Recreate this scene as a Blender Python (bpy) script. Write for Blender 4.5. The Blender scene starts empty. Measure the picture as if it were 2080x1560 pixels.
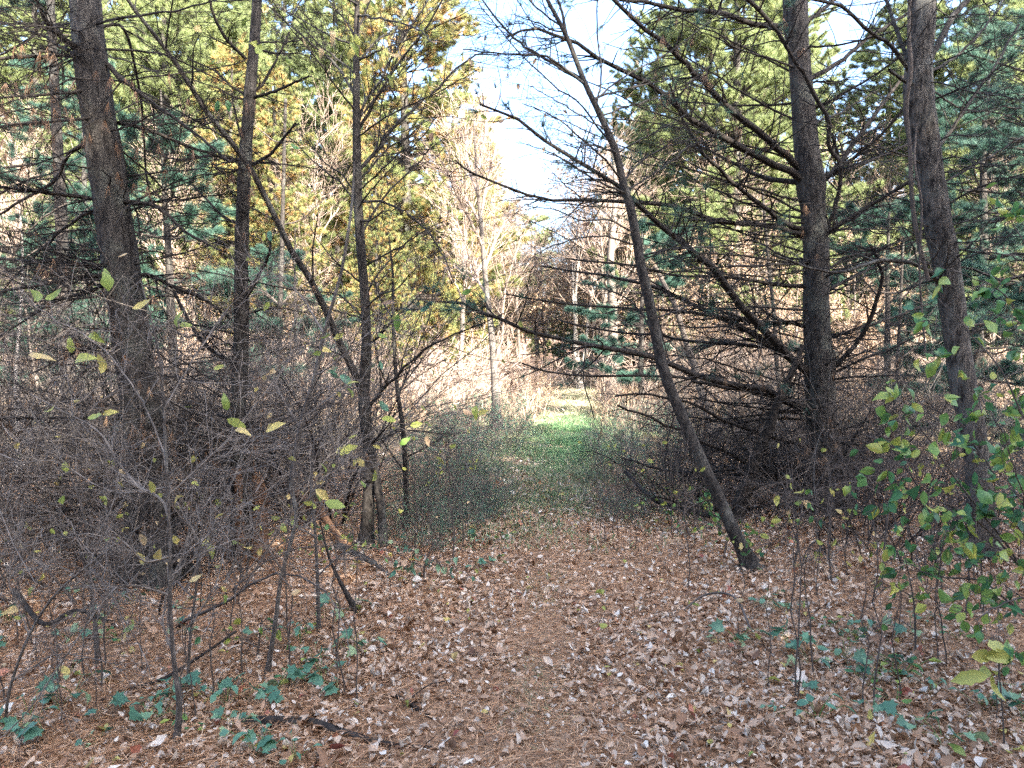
import bpy, math, numpy as np
from mathutils import Vector

scn = bpy.context.scene
COL = scn.collection
rng = np.random.default_rng(11)
D2R = math.radians

# ------------------------------------------------------------------ camera, world, sun, exposure
F = 1560.0                       # focal length in photo pixels (2080 wide)
PITCH = math.atan(80.0 / F)
CAM = np.array([0.0, 0.0, 1.6])
cam = bpy.data.cameras.new('camera'); cam.sensor_width = 36.0; cam.lens = 36.0 * F / 2080.0
cam.clip_start = 0.05; cam.clip_end = 800.0
camo = bpy.data.objects.new('camera', cam); COL.objects.link(camo)
camo.location = CAM; camo.rotation_euler = (math.pi / 2 - PITCH, 0, 0)
scn.camera = camo

SUN_EL, SUN_AZ = 33.0, 36.0      # sun behind the camera and to the right
sdir = np.array([math.sin(D2R(SUN_AZ)) * math.cos(D2R(SUN_EL)), -math.cos(D2R(SUN_AZ)) * math.cos(D2R(SUN_EL)), math.sin(D2R(SUN_EL))])
w = bpy.data.worlds.new('World'); scn.world = w; w.use_nodes = True
nt = w.node_tree; nt.nodes.clear()
sky = nt.nodes.new('ShaderNodeTexSky'); sky.sky_type = 'NISHITA'; sky.sun_disc = False
sky.sun_elevation = D2R(SUN_EL); sky.sun_rotation = math.atan2(sdir[0], sdir[1])
sky.air_density = 1.0; sky.dust_density = 6.5; sky.ozone_density = 4.5
bg = nt.nodes.new('ShaderNodeBackground'); bg.inputs['Strength'].default_value = 0.15
wo = nt.nodes.new('ShaderNodeOutputWorld')
nt.links.new(sky.outputs[0], bg.inputs[0]); nt.links.new(bg.outputs[0], wo.inputs[0])
sl = bpy.data.lights.new('sun', 'SUN'); sl.energy = 4.6; sl.angle = D2R(0.5); sl.color = (1.0, 0.93, 0.82)
so = bpy.data.objects.new('sun', sl); COL.objects.link(so)
so.rotation_euler = Vector(-sdir).to_track_quat('-Z', 'Y').to_euler()
scn.view_settings.view_transform = 'Standard'; scn.view_settings.look = 'None'
scn.view_settings.exposure = 3.22; scn.view_settings.gamma = 1.0
scn.cycles.max_bounces = 5; scn.cycles.diffuse_bounces = 3; scn.cycles.glossy_bounces = 1
scn.cycles.transmission_bounces = 3; scn.cycles.caustics_reflective = False; scn.cycles.caustics_refractive = False
scn.cycles.use_denoising = False

# ------------------------------------------------------------------ materials
def ramp(nt, stops):
    r = nt.nodes.new('ShaderNodeValToRGB'); e = r.color_ramp.elements
    while len(e) < len(stops): e.new(0.5)
    for k, (p, c) in enumerate(stops):
        e[k].position = p; e[k].color = (c[0], c[1], c[2], 1)
    return r
def newmat(name):
    m = bpy.data.materials.new(name); m.use_nodes = True
    n = m.node_tree; n.nodes.clear()
    return m, n, n.nodes.new('ShaderNodeOutputMaterial')
def noise(n, scale, vec=None, detail=5.0, rough=0.6):
    t = n.nodes.new('ShaderNodeTexNoise'); t.inputs['Scale'].default_value = scale
    t.inputs['Detail'].default_value = detail; t.inputs['Roughness'].default_value = rough
    if vec is not None: n.links.new(vec, t.inputs['Vector'])
    return t
def coords(n, sc=(1, 1, 1)):
    c = n.nodes.new('ShaderNodeTexCoord'); mp = n.nodes.new('ShaderNodeMapping')
    mp.inputs['Scale'].default_value = sc
    n.links.new(c.outputs['Object'], mp.inputs['Vector'])
    return mp.outputs[0]
def bark(name, stops, sc=(22, 22, 4), bump=0.6, lichen=None, rough=0.9):
    m, n, out = newmat(name)
    p = n.nodes.new('ShaderNodeBsdfPrincipled'); p.inputs['Roughness'].default_value = rough
    p.inputs['Specular IOR Level'].default_value = 0.25
    v = coords(n, sc); t = noise(n, 1.0, v, 8.0, 0.7); r = ramp(n, stops)
    n.links.new(t.outputs[0], r.inputs[0])
    col = r.outputs[0]
    if lichen:
        v2 = coords(n, (5, 5, 3)); t2 = noise(n, 1.0, v2, 6.0, 0.65)
        r2 = ramp(n, [(0.52, (0, 0, 0)), (0.66, (1, 1, 1))]); n.links.new(t2.outputs[0], r2.inputs[0])
        mx = n.nodes.new('ShaderNodeMix'); mx.data_type = 'RGBA'
        n.links.new(r2.outputs[0], mx.inputs['Factor']); n.links.new(col, mx.inputs['A'])
        mx.inputs['B'].default_value = (*lichen, 1); col = mx.outputs['Result']
    n.links.new(col, p.inputs['Base Color'])
    b = n.nodes.new('ShaderNodeBump'); b.inputs['Strength'].default_value = bump; b.inputs['Distance'].default_value = 0.022
    n.links.new(t.outputs[0], b.inputs['Height']); n.links.new(b.outputs[0], p.inputs['Normal'])
    n.links.new(p.outputs[0], out.inputs[0])
    return m
def leafmat(name, stops, trans=0.35, rough=0.55, spec=0.3, mottle=0.0, tcol=None):
    m, n, out = newmat(name)
    a = n.nodes.new('ShaderNodeAttribute'); a.attribute_name = 'tint'
    fac = a.outputs['Fac']
    if mottle:
        t = noise(n, 38.0, coords(n), 4.0, 0.6)
        ma = n.nodes.new('ShaderNodeMath'); ma.operation = 'MULTIPLY_ADD'
        sb = n.nodes.new('ShaderNodeMath'); sb.operation = 'SUBTRACT'; sb.inputs[1].default_value = 0.5
        n.links.new(t.outputs[0], sb.inputs[0]); n.links.new(sb.outputs[0], ma.inputs[0])
        ma.inputs[1].default_value = mottle; n.links.new(fac, ma.inputs[2]); fac = ma.outputs[0]
    r = ramp(n, stops); n.links.new(fac, r.inputs[0])
    p = n.nodes.new('ShaderNodeBsdfPrincipled'); p.inputs['Roughness'].default_value = rough
    p.inputs['Specular IOR Level'].default_value = spec
    n.links.new(r.outputs[0], p.inputs['Base Color'])
    if trans > 0:
        tr = n.nodes.new('ShaderNodeBsdfTranslucent'); mx = n.nodes.new('ShaderNodeMixShader')
        mx.inputs[0].default_value = trans
        n.links.new(r.outputs[0], tr.inputs[0]); n.links.new(p.outputs[0], mx.inputs[1]); n.links.new(tr.outputs[0], mx.inputs[2])
        n.links.new(mx.outputs[0], out.inputs[0])
    else:
        n.links.new(p.outputs[0], out.inputs[0])
    return m

M = {}
M['pine_bark'] = bark('pine_bark', [(0.36, (0.008, 0.006, 0.005)), (0.52, (0.045, 0.039, 0.034)), (0.72, (0.10, 0.089, 0.078))], (40, 40, 9), 0.9, (0.085, 0.085, 0.07))
M['ash_bark'] = bark('ash_bark', [(0.40, (0.010, 0.008, 0.007)), (0.5, (0.062, 0.053, 0.045)), (0.62, (0.145, 0.125, 0.105))], (46, 46, 11), 1.0, (0.12, 0.115, 0.1))
M['sapling_bark'] = bark('sapling_bark', [(0.36, (0.012, 0.010, 0.009)), (0.5, (0.033, 0.028, 0.024)), (0.7, (0.085, 0.073, 0.062))], (40, 40, 20), 0.7, (0.105, 0.10, 0.085))
M['stem_bark'] = bark('stem_bark', [(0.34, (0.03, 0.025, 0.021)), (0.5, (0.085, 0.071, 0.06)), (0.7, (0.17, 0.148, 0.128))], (60, 60, 24), 0.5, (0.17, 0.16, 0.14))
M['dead_bark'] = bark('dead_bark', [(0.34, (0.008, 0.006, 0.005)), (0.52, (0.026, 0.021, 0.017)), (0.75, (0.07, 0.057, 0.047))], (40, 40, 20), 0.4)
M['twig'] = bark('twig', [(0.3, (0.035, 0.027, 0.022)), (0.7, (0.135, 0.11, 0.093))], (9, 9, 9), 0.0)
M['grey_twig'] = bark('grey_twig', [(0.32, (0.045, 0.036, 0.029)), (0.68, (0.25, 0.21, 0.175))], (7, 7, 7), 0.0)
M['tan_twig'] = bark('tan_twig', [(0.3, (0.16, 0.115, 0.088)), (0.7, (0.33, 0.255, 0.205))], (4, 4, 4), 0.0)
M['pale_bark'] = bark('pale_bark', [(0.3, (0.075, 0.062, 0.05)), (0.7, (0.18, 0.15, 0.124))], (9, 9, 3), 0.3)
M['birch_bark'] = bark('birch_bark', [(0.32, (0.12, 0.10, 0.085)), (0.45, (0.30, 0.27, 0.235)), (0.8, (0.40, 0.37, 0.33))], (5, 5, 14), 0.2)
M['rotten_wood'] = bark('rotten_wood', [(0.3, (0.05, 0.03, 0.02)), (0.5, (0.15, 0.08, 0.045)), (0.75, (0.22, 0.13, 0.08))], (30, 30, 5), 1.0)
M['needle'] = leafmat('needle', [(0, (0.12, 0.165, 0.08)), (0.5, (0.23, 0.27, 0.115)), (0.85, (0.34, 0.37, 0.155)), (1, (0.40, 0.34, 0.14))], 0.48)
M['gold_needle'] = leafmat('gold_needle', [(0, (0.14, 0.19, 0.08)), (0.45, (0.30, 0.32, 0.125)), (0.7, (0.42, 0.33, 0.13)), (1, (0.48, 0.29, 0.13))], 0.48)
M['shaded_needle'] = leafmat('shaded_needle', [(0, (0.035, 0.085, 0.066)), (0.6, (0.068, 0.14, 0.10)), (1, (0.12, 0.19, 0.115))], 0.25)  # pine needles in shade: the shade's dark teal is put into the colour
M['dead_needle'] = leafmat('dead_needle', [(0, (0.12, 0.065, 0.035)), (0.6, (0.22, 0.125, 0.07)), (1, (0.33, 0.21, 0.125))], 0.2)
M['straw'] = leafmat('straw', [(0, (0.20, 0.095, 0.045)), (0.5, (0.43, 0.235, 0.12)), (1, (0.60, 0.39, 0.235))], 0.1)
M['litter'] = leafmat('litter', [(0, (0.10, 0.05, 0.028)), (0.15, (0.23, 0.12, 0.062)), (0.36, (0.37, 0.23, 0.14)), (0.58, (0.48, 0.35, 0.245)), (0.82, (0.56, 0.465, 0.37)), (1, (0.68, 0.61, 0.51))], 0.12, 0.6, 0.3, 0.16)
M['green_leaf'] = leafmat('green_leaf', [(0, (0.035, 0.115, 0.05)), (0.35, (0.075, 0.19, 0.06)), (0.7, (0.19, 0.30, 0.06)), (1, (0.42, 0.40, 0.085))], 0.35, 0.45, 0.4, 0.3)
M['yellow_leaf'] = leafmat('yellow_leaf', [(0, (0.20, 0.27, 0.06)), (0.4, (0.40, 0.40, 0.10)), (0.75, (0.56, 0.45, 0.14)), (1, (0.50, 0.36, 0.20))], 0.4, 0.5, 0.3, 0.35)
M['teal_leaf'] = leafmat('teal_leaf', [(0, (0.05, 0.13, 0.08)), (0.6, (0.11, 0.235, 0.145)), (1, (0.25, 0.34, 0.17))], 0.3, 0.5, 0.35, 0.25)
M['brown_leaf'] = leafmat('brown_leaf', [(0, (0.19, 0.105, 0.06)), (0.5, (0.36, 0.24, 0.145)), (1, (0.50, 0.39, 0.255))], 0.3)
M['red_leaf'] = leafmat('red_leaf', [(0, (0.20, 0.055, 0.04)), (0.5, (0.36, 0.13, 0.08)), (1, (0.50, 0.26, 0.14))], 0.2, 0.55, 0.3, 0.2)
M['grass'] = leafmat('grass', [(0, (0.085, 0.19, 0.085)), (0.4, (0.145, 0.24, 0.105)), (0.68, (0.26, 0.28, 0.15)), (1, (0.45, 0.38, 0.26))], 0.25)
M['dry_grass'] = leafmat('dry_grass', [(0, (0.20, 0.125, 0.085)), (0.5, (0.34, 0.235, 0.165)), (1, (0.50, 0.40, 0.27))], 0.25)

def ground_material():
    m, n, out = newmat('forest_floor')
    p = n.nodes.new('ShaderNodeBsdfPrincipled'); p.inputs['Roughness'].default_value = 0.95
    p.inputs['Specular IOR Level'].default_value = 0.15
    v = coords(n)
    t1 = noise(n, 26.0, v, 10.0, 0.75)
    r1 = ramp(n, [(0.27, (0.06, 0.04, 0.028)), (0.43, (0.24, 0.135, 0.075)), (0.58, (0.40, 0.245, 0.145)), (0.74, (0.54, 0.41, 0.29))])
    n.links.new(t1.outputs[0], r1.inputs[0])
    t2 = noise(n, 1.3, v, 6.0, 0.65)
    r2 = ramp(n, [(0.45, (0, 0, 0)), (0.65, (1, 1, 1))]); n.links.new(t2.outputs[0], r2.inputs[0])
    # meadow tone further along the trail
    sx = n.nodes.new('ShaderNodeSeparateXYZ'); n.links.new(v, sx.inputs[0])
    mr = n.nodes.new('ShaderNodeMapRange'); mr.inputs['From Min'].default_value = 7.5; mr.inputs['From Max'].default_value = 15.0
    n.links.new(sx.outputs['Y'], mr.inputs['Value'])
    t3 = noise(n, 14.0, v, 8.0, 0.7)
    r3 = ramp(n, [(0.3, (0.08, 0.085, 0.045)), (0.5, (0.20, 0.17, 0.10)), (0.7, (0.36, 0.27, 0.18))]); n.links.new(t3.outputs[0], r3.inputs[0])
    mx = n.nodes.new('ShaderNodeMix'); mx.data_type = 'RGBA'
    n.links.new(mr.outputs[0], mx.inputs['Factor']); n.links.new(r1.outputs[0], mx.inputs['A']); n.links.new(r3.outputs[0], mx.inputs['B'])
    # leaf-strewn hillside
    mr2 = n.nodes.new('ShaderNodeMapRange'); mr2.inputs['From Min'].default_value = 26.0; mr2.inputs['From Max'].default_value = 36.0
    n.links.new(sx.outputs['Y'], mr2.inputs['Value'])
    t4 = noise(n, 4.0, v, 10.0, 0.75)
    r4 = ramp(n, [(0.32, (0.15, 0.085, 0.05)), (0.5, (0.32, 0.19, 0.12)), (0.7, (0.46, 0.32, 0.21))]); n.links.new(t4.outputs[0], r4.inputs[0])
    mx2 = n.nodes.new('ShaderNodeMix'); mx2.data_type = 'RGBA'
    n.links.new(mr2.outputs[0], mx2.inputs['Factor']); n.links.new(mx.outputs['Result'], mx2.inputs['A']); n.links.new(r4.outputs[0], mx2.inputs['B'])
    n.links.new(mx2.outputs['Result'], p.inputs['Base Color'])
    b = n.nodes.new('ShaderNodeBump'); b.inputs['Strength'].default_value = 0.9; b.inputs['Distance'].default_value = 0.03
    n.links.new(t1.outputs[0], b.inputs['Height']); n.links.new(b.outputs[0], p.inputs['Normal'])
    n.links.new(p.outputs[0], out.inputs[0])
    return m
M['ground'] = ground_material()

def path_material():
    m, n, out = newmat('trail_floor')
    p = n.nodes.new('ShaderNodeBsdfPrincipled'); p.inputs['Roughness'].default_value = 0.95
    p.inputs['Specular IOR Level'].default_value = 0.15
    v = coords(n)
    t1 = noise(n, 30.0, v, 10.0, 0.75)
    r1 = ramp(n, [(0.27, (0.08, 0.055, 0.04)), (0.43, (0.26, 0.155, 0.09)), (0.58, (0.41, 0.265, 0.165)), (0.74, (0.54, 0.42, 0.30))])
    n.links.new(t1.outputs[0], r1.inputs[0])
    t3 = noise(n, 17.0, v, 8.0, 0.7)
    r3 = ramp(n, [(0.3, (0.06, 0.075, 0.04)), (0.5, (0.15, 0.16, 0.085)), (0.7, (0.30, 0.26, 0.17))]); n.links.new(t3.outputs[0], r3.inputs[0])
    sx = n.nodes.new('ShaderNodeSeparateXYZ'); n.links.new(v, sx.inputs[0])
    mr = n.nodes.new('ShaderNodeMapRange'); mr.inputs['From Min'].default_value = 6.0; mr.inputs['From Max'].default_value = 9.5
    n.links.new(sx.outputs['Y'], mr.inputs['Value'])
    mx = n.nodes.new('ShaderNodeMix'); mx.data_type = 'RGBA'
    n.links.new(mr.outputs[0], mx.inputs['Factor']); n.links.new(r1.outputs[0], mx.inputs['A']); n.links.new(r3.outputs[0], mx.inputs['B'])
    n.links.new(mx.outputs['Result'], p.inputs['Base Color'])
    b = n.nodes.new('ShaderNodeBump'); b.inputs['Strength'].default_value = 0.9; b.inputs['Distance'].default_value = 0.03
    n.links.new(t1.outputs[0], b.inputs['Height']); n.links.new(b.outputs[0], p.inputs['Normal'])
    n.links.new(p.outputs[0], out.inputs[0])
    return m
M['path'] = path_material()

# ------------------------------------------------------------------ mesh helpers (numpy)
def unit(a): return a / np.maximum(np.linalg.norm(a, axis=-1, keepdims=True), 1e-9)
class MB:
    def __init__(s): s.V, s.Q, s.T, s.t, s.n = [], [], [], [], 0
    def add(s, V, Fc, tint=None):
        V = np.asarray(V, float).reshape(-1, 3); Fc = np.asarray(Fc, int)
        if len(V) == 0: return s
        (s.Q if Fc.shape[1] == 4 else s.T).append(Fc + s.n)
        s.V.append(V); s.t.append(np.full(len(V), 0.5) if tint is None else np.broadcast_to(np.asarray(tint, float).reshape(-1), (len(V),)))
        s.n += len(V); return s
    def mesh(s, name, off=(0, 0, 0), smooth=True):
        me = bpy.data.meshes.new(name)
        if s.n == 0: return me
        V = np.concatenate(s.V) - np.asarray(off, float)
        q = np.concatenate(s.Q) if s.Q else np.zeros((0, 4), int); t = np.concatenate(s.T) if s.T else np.zeros((0, 3), int)
        loops = np.concatenate([q.ravel(), t.ravel()]).astype(np.int32)
        ls = np.concatenate([np.arange(len(q)) * 4, 4 * len(q) + np.arange(len(t)) * 3]).astype(np.int32)
        me.vertices.add(len(V)); me.vertices.foreach_set('co', V.astype(np.float32).ravel())
        me.loops.add(len(loops)); me.loops.foreach_set('vertex_index', loops)
        me.polygons.add(len(ls)); me.polygons.foreach_set('loop_start', ls)
        me.polygons.foreach_set('use_smooth', np.full(len(ls), smooth))
        a = me.attributes.new('tint', 'FLOAT', 'POINT'); a.data.foreach_set('value', np.clip(np.concatenate(s.t), 0, 1).astype(np.float32))
        me.update(calc_edges=True)
        return me
    def build(s, name, mat, parent=None, off=(0, 0, 0), smooth=True):
        me = s.mesh(name, off, smooth); me.materials.append(M[mat])
        o = bpy.data.objects.new(name, me); COL.objects.link(o)
        if parent is not None: o.parent = parent
        return o
def thing(name, label, cat, loc, group=None):
    o = bpy.data.objects.new(name, None); COL.objects.link(o); o.location = loc; o.empty_display_size = 0.1
    o['label'] = label; o['category'] = cat
    if group: o['group'] = group
    return o
def tag(o, label, cat, group=None, kind=None):
    o['label'] = label; o['category'] = cat
    if group: o['group'] = group
    if kind: o['kind'] = kind
    return o
def struct(o): o['kind'] = 'structure'; return o
def dup(root, loc, rz=0.0, sc=1.0, label=None, group=None, tilt=(0, 0)):
    c = root.copy(); COL.objects.link(c); c.location = loc; c.rotation_euler = (tilt[0], tilt[1], rz)
    c.scale = (sc, sc, sc) if np.isscalar(sc) else sc
    if label: c['label'] = label
    if group: c['group'] = group
    for ch in root.children:
        d = ch.copy(); COL.objects.link(d); d.parent = c
        for g in ch.children:
            e = g.copy(); COL.objects.link(e); e.parent = d
    return c

def tubes(P, R, K=3, wob=0.0):
    """P (M,N,3) centre lines, R (M,N) radii -> verts, quads"""
    P = np.asarray(P, float); R = np.asarray(R, float)
    Mn, N = R.shape
    T = unit(np.gradient(P, axis=1))
    mean = unit(P[:, -1] - P[:, 0])
    ref = np.where(np.abs(mean[:, 2:3]) > 0.8, np.array([[1.0, 0.13, 0.0]]), np.array([[0.0, 0.1, 1.0]]))
    U = unit(np.cross(T, ref[:, None, :])); W = np.cross(T, U)
    a = np.linspace(0, 2 * np.pi, K, endpoint=False)
    rr = R[:, :, None] * (1 + (wob * rng.normal(size=(Mn, N, K)) if wob else 0))
    V = P[:, :, None, :] + rr[..., None] * (np.cos(a)[None, None, :, None] * U[:, :, None, :] + np.sin(a)[None, None, :, None] * W[:, :, None, :])
    i = np.arange(N - 1)[:, None] * K; k = np.arange(K)[None, :]; k2 = (k + 1) % K
    f = np.stack([i + k, i + k2, i + K + k2, i + K + k], -1).reshape(-1, 4)
    Fc = (np.arange(Mn)[:, None, None] * (N * K) + f[None]).reshape(-1, 4)
    return V.reshape(-1, 3), Fc
def spline(pts, n):
    p = np.asarray(pts, float)
    if len(p) == 2: return p[0] + (p[1] - p[0]) * np.linspace(0, 1, n)[:, None]
    e = np.vstack([2 * p[0] - p[1], p, 2 * p[-1] - p[-2]])
    u = np.linspace(0, len(p) - 1 - 1e-6, n); i = u.astype(int); t = (u - i)[:, None]
    a, b, c, d = e[i], e[i + 1], e[i + 2], e[i + 3]
    return 0.5 * (2 * b + (c - a) * t + (2 * a - 5 * b + 4 * c - d) * t ** 2 + (3 * b - a - 3 * c + d) * t ** 3)
def spawn(P, R, n, tr=(0.2, 1), lr=(0.2, 0.5), ar=(35, 65), N=5, jit=0.15, grav=0.0, flat=1.0, rr=0.5, rmin=0.001, rmax=9.0, short=0.5, tip=0.35, pull=None):
    P = np.asarray(P, float); R = np.asarray(R, float); Mn, Np = R.shape
    if n <= 0: return np.zeros((0, N, 3)), np.zeros((0, N))
    Ls = np.linalg.norm(np.diff(P, axis=1), axis=2).sum(1)
    idx = rng.choice(Mn, n, p=Ls / Ls.sum()); t = rng.uniform(tr[0], tr[1], n)
    u = t * (Np - 1) * 0.999; i = u.astype(int); fr = (u - i)[:, None]
    base = P[idx, i] * (1 - fr) + P[idx, i + 1] * fr
    r0 = R[idx, i] * (1 - fr[:, 0]) + R[idx, i + 1] * fr[:, 0]
    T = unit(P[idx, i + 1] - P[idx, i])
    rv = rng.normal(size=(n, 3)); rv[:, 2] *= flat
    per = unit(rv - (rv * T).sum(1, keepdims=True) * T); per[:, 2] *= max(flat, 0.25) if flat < 1 else 1; per = unit(per)
    a = np.radians(rng.uniform(ar[0], ar[1], n))[:, None]
    d = unit(np.cos(a) * T + np.sin(a) * per)
    L = rng.uniform(lr[0], lr[1], n) * (1 - short * t)
    out = np.zeros((n, N, 3)); out[:, 0] = base; st = (L / (N - 1))[:, None]
    for k in range(1, N):
        d = d + jit * rng.normal(size=(n, 3)); d[:, 2] += grav
        if pull is not None: d = d + pull
        d = unit(d); out[:, k] = out[:, k - 1] + d * st
    rb = np.clip(r0 * rr, rmin, rmax)
    Rr = rb[:, None] * np.linspace(1, tip, N)[None]
    return out, np.maximum(Rr, rmin * 0.7)
def tufts(pos, dirs, n, L, wd, spread, tint, tv=0.12):
    m = len(pos)
    D = unit(dirs[:, None, :] + spread * rng.normal(size=(m, n, 3)))
    S = unit(np.cross(D, rng.normal(size=(m, n, 3)))) * wd * 0.5
    ln = (L * rng.uniform(0.65, 1.1, (m, n, 1)))
    b = np.broadcast_to(pos[:, None, :], (m, n, 3))
    V = np.stack([b - S, b + S, b + D * ln], 2)
    tn = np.broadcast_to(np.asarray(tint).reshape(-1, 1, 1), (m, n, 1)) + tv * rng.normal(size=(m, n, 1))
    return V.reshape(-1, 3), np.arange(m * n * 3).reshape(-1, 3), np.repeat(tn.ravel(), 3)
def leaves(pos, d, nrm, size, tint, width=0.5, curl=0.3, fold=0.25, ns=5, peak=0.45, tv=0.0):
    """ovate blades: ns stations x 3 columns each"""
    n = len(pos); d = unit(d); s = unit(np.cross(d, nrm)); u = np.cross(s, d)
    x = np.linspace(0, 1, ns); prof = np.sin(np.pi * x ** (math.log(0.5) / math.log(peak))) ** 0.85; prof[0] = 0.05; prof[-1] = 0.02
    sz = np.broadcast_to(np.asarray(size, float), (n,))[:, None]
    wd = np.broadcast_to(np.asarray(width, float), (n,))[:, None]
    c1 = curl * rng.normal(size=(n, 1)); c2 = fold * rng.normal(0.6, 0.8, size=(n, 1)); tw = 0.5 * curl * rng.normal(size=(n, 1))
    cols = []
    for v in (-1, 0, 1):
        hw = wd * prof[None] * 0.5 * v * (1 + 0.12 * rng.normal(size=(n, ns)))
        z = c1 * (x[None] - 0.3) ** 2 * 1.6 + np.abs(hw) * c2 * 2 + tw * hw * x[None] * 2
        cols.append(pos[:, None] + sz[..., None] * (x[None, :, None] * d[:, None] + hw[..., None] * s[:, None] + z[..., None] * u[:, None]))
    V = np.stack(cols, 2)      # n, ns, 3, 3
    i = np.arange(ns - 1)[:, None] * 3; k = np.arange(2)[None]
    f = np.stack([i + k, i + k + 1, i + k + 4, i + k + 3], -1).reshape(-1, 4)
    Fc = (np.arange(n)[:, None, None] * (ns * 3) + f[None]).reshape(-1, 4)
    tn = np.broadcast_to(np.asarray(tint, float).reshape(-1, 1), (n, ns * 3)) + tv * rng.normal(size=(n, ns * 3))
    return V.reshape(-1, 3), Fc, tn.ravel()
LOBES = [(0.0, 0.0), (0.20, 0.08), (0.42, 0.02), (0.36, 0.20), (0.52, 0.40), (0.34, 0.42), (0.26, 0.52), (0.24, 0.70), (0.10, 0.72), (0.0, 1.0)]
def lobed(pos, d, nrm, size, tint, curl=0.25):
    n = len(pos); d = unit(d); s = unit(np.cross(d, nrm)); u = np.cross(s, d)
    half = np.array(LOBES); out = np.vstack([half, half[-2:0:-1] * [-1, 1]]); ctr = np.array([[0.0, 0.38]])
    pt = np.vstack([out, ctr]); m = len(out)
    c = curl * rng.normal(0.4, 0.7, size=(n, 1)); c2 = curl * rng.normal(size=(n, 1))
    z = c * (pt[None, :, 0] ** 2) * 2.2 + c2 * (pt[None, :, 1] - 0.3) ** 2 * 1.5 + 0.02 * rng.normal(size=(n, m + 1))
    sz = np.broadcast_to(np.asarray(size, float), (n,))[:, None, None]
    V = pos[:, None] + sz * (pt[None, :, 0, None] * s[:, None] + pt[None, :, 1, None] * d[:, None] + z[..., None] * u[:, None])
    f = np.array([[k, (k + 1) % m, m] for k in range(m)])
    Fc = (np.arange(n)[:, None, None] * (m + 1) + f[None]).reshape(-1, 3)
    return V.reshape(-1, 3), Fc, np.repeat(np.broadcast_to(np.asarray(tint, float), (n,)), m + 1)
def rand_dirs(n, flat=1.0):
    v = rng.normal(size=(n, 3)); v[:, 2] *= flat; return unit(v)

# ------------------------------------------------------------------ picture point -> place
cp, sp_ = math.cos(PITCH), math.sin(PITCH)
def ray(px, py):
    a, b = (px - 1040.0) / F, (780.0 - py) / F
    return np.array([a, cp + b * sp_, -sp_ + b * cp])
def at(px, py, Y):
    d = ray(px, py); return CAM + d * (Y / d[1])
def on_ground(px, py):
    d = ray(px, py); return CAM + d * (-CAM[2] / d[2])
def sstep(a, b, x): t = np.clip((x - a) / (b - a), 0, 1); return t * t * (3 - 2 * t)
def trail_x(y): return np.interp(y, [-5, 3, 5, 8.3, 13.9, 25, 40], [0.1, 0.1, 0.2, 0.37, 1.0, 2.1, 5.0])
def hgt(x, y):
    x = np.asarray(x, float); y = np.asarray(y, float)
    bump = 0.025 * np.sin(2.1 * x + 0.7 * y) * np.sin(1.7 * y - 0.6 * x) + 0.015 * np.sin(5.3 * x + 1.0) * np.sin(4.7 * y)
    gap = 1 - 0.75 * np.exp(-((x - 0.05 * y) / (0.10 * np.abs(y) + 2)) ** 2)
    hill = 9.0 * sstep(26, 85, y) * gap
    side = 0.35 * sstep(2.0, 9, np.abs(x - trail_x(y))) * sstep(6, 14, y) * 0.0
    return bump + hill + side
def gpt(x, y): return np.array([x, y, float(hgt(x, y))])

# ------------------------------------------------------------------ setting: ground and trail
def sheet(xs, ys, off=0.0):
    X, Y = np.meshgrid(xs, ys); Z = hgt(X, Y) + off
    V = np.stack([X, Y, Z], -1).reshape(-1, 3); nx, ny = len(xs), len(ys)
    i = (np.arange(ny - 1)[:, None] * nx + np.arange(nx - 1)[None]).ravel()
    return V, np.stack([i, i + 1, i + 1 + nx, i + nx], -1)
def gaxis(): return np.concatenate([np.linspace(-300, -40, 10, endpoint=False), np.linspace(-40, -12, 20, endpoint=False), np.linspace(-12, 12, 140, endpoint=False), np.linspace(12, 40, 20, endpoint=False), np.linspace(40, 300, 11)])
b = MB(); b.add(*sheet(gaxis(), np.concatenate([np.linspace(-150, -10, 8, endpoint=False), np.linspace(-10, 20, 160, endpoint=False), np.linspace(20, 110, 60, endpoint=False), np.linspace(110, 500, 10)])))
struct(b.build('ground', 'ground'))
ys = np.linspace(-4, 34, 260); cols = []
hw = 0.42 + 0.10 * np.sin(ys * 1.7) + 0.06 * np.sin(ys * 4.3 + 1) + 0.03 * rng.normal(size=len(ys))
for k in np.linspace(-1, 1, 9):
    x = trail_x(ys) + hw * k; cols.append(np.stack([x, ys, hgt(x, ys) + 0.006 * (1 - abs(k) ** 6) + 0.0005], -1))
V = np.stack(cols, 1); i = (np.arange(len(ys) - 1)[:, None] * 9 + np.arange(8)[None]).ravel()
b = MB(); b.add(V.reshape(-1, 3), np.stack([i, i + 1, i + 10, i + 9], -1)); struct(b.build('path', 'path'))

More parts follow.
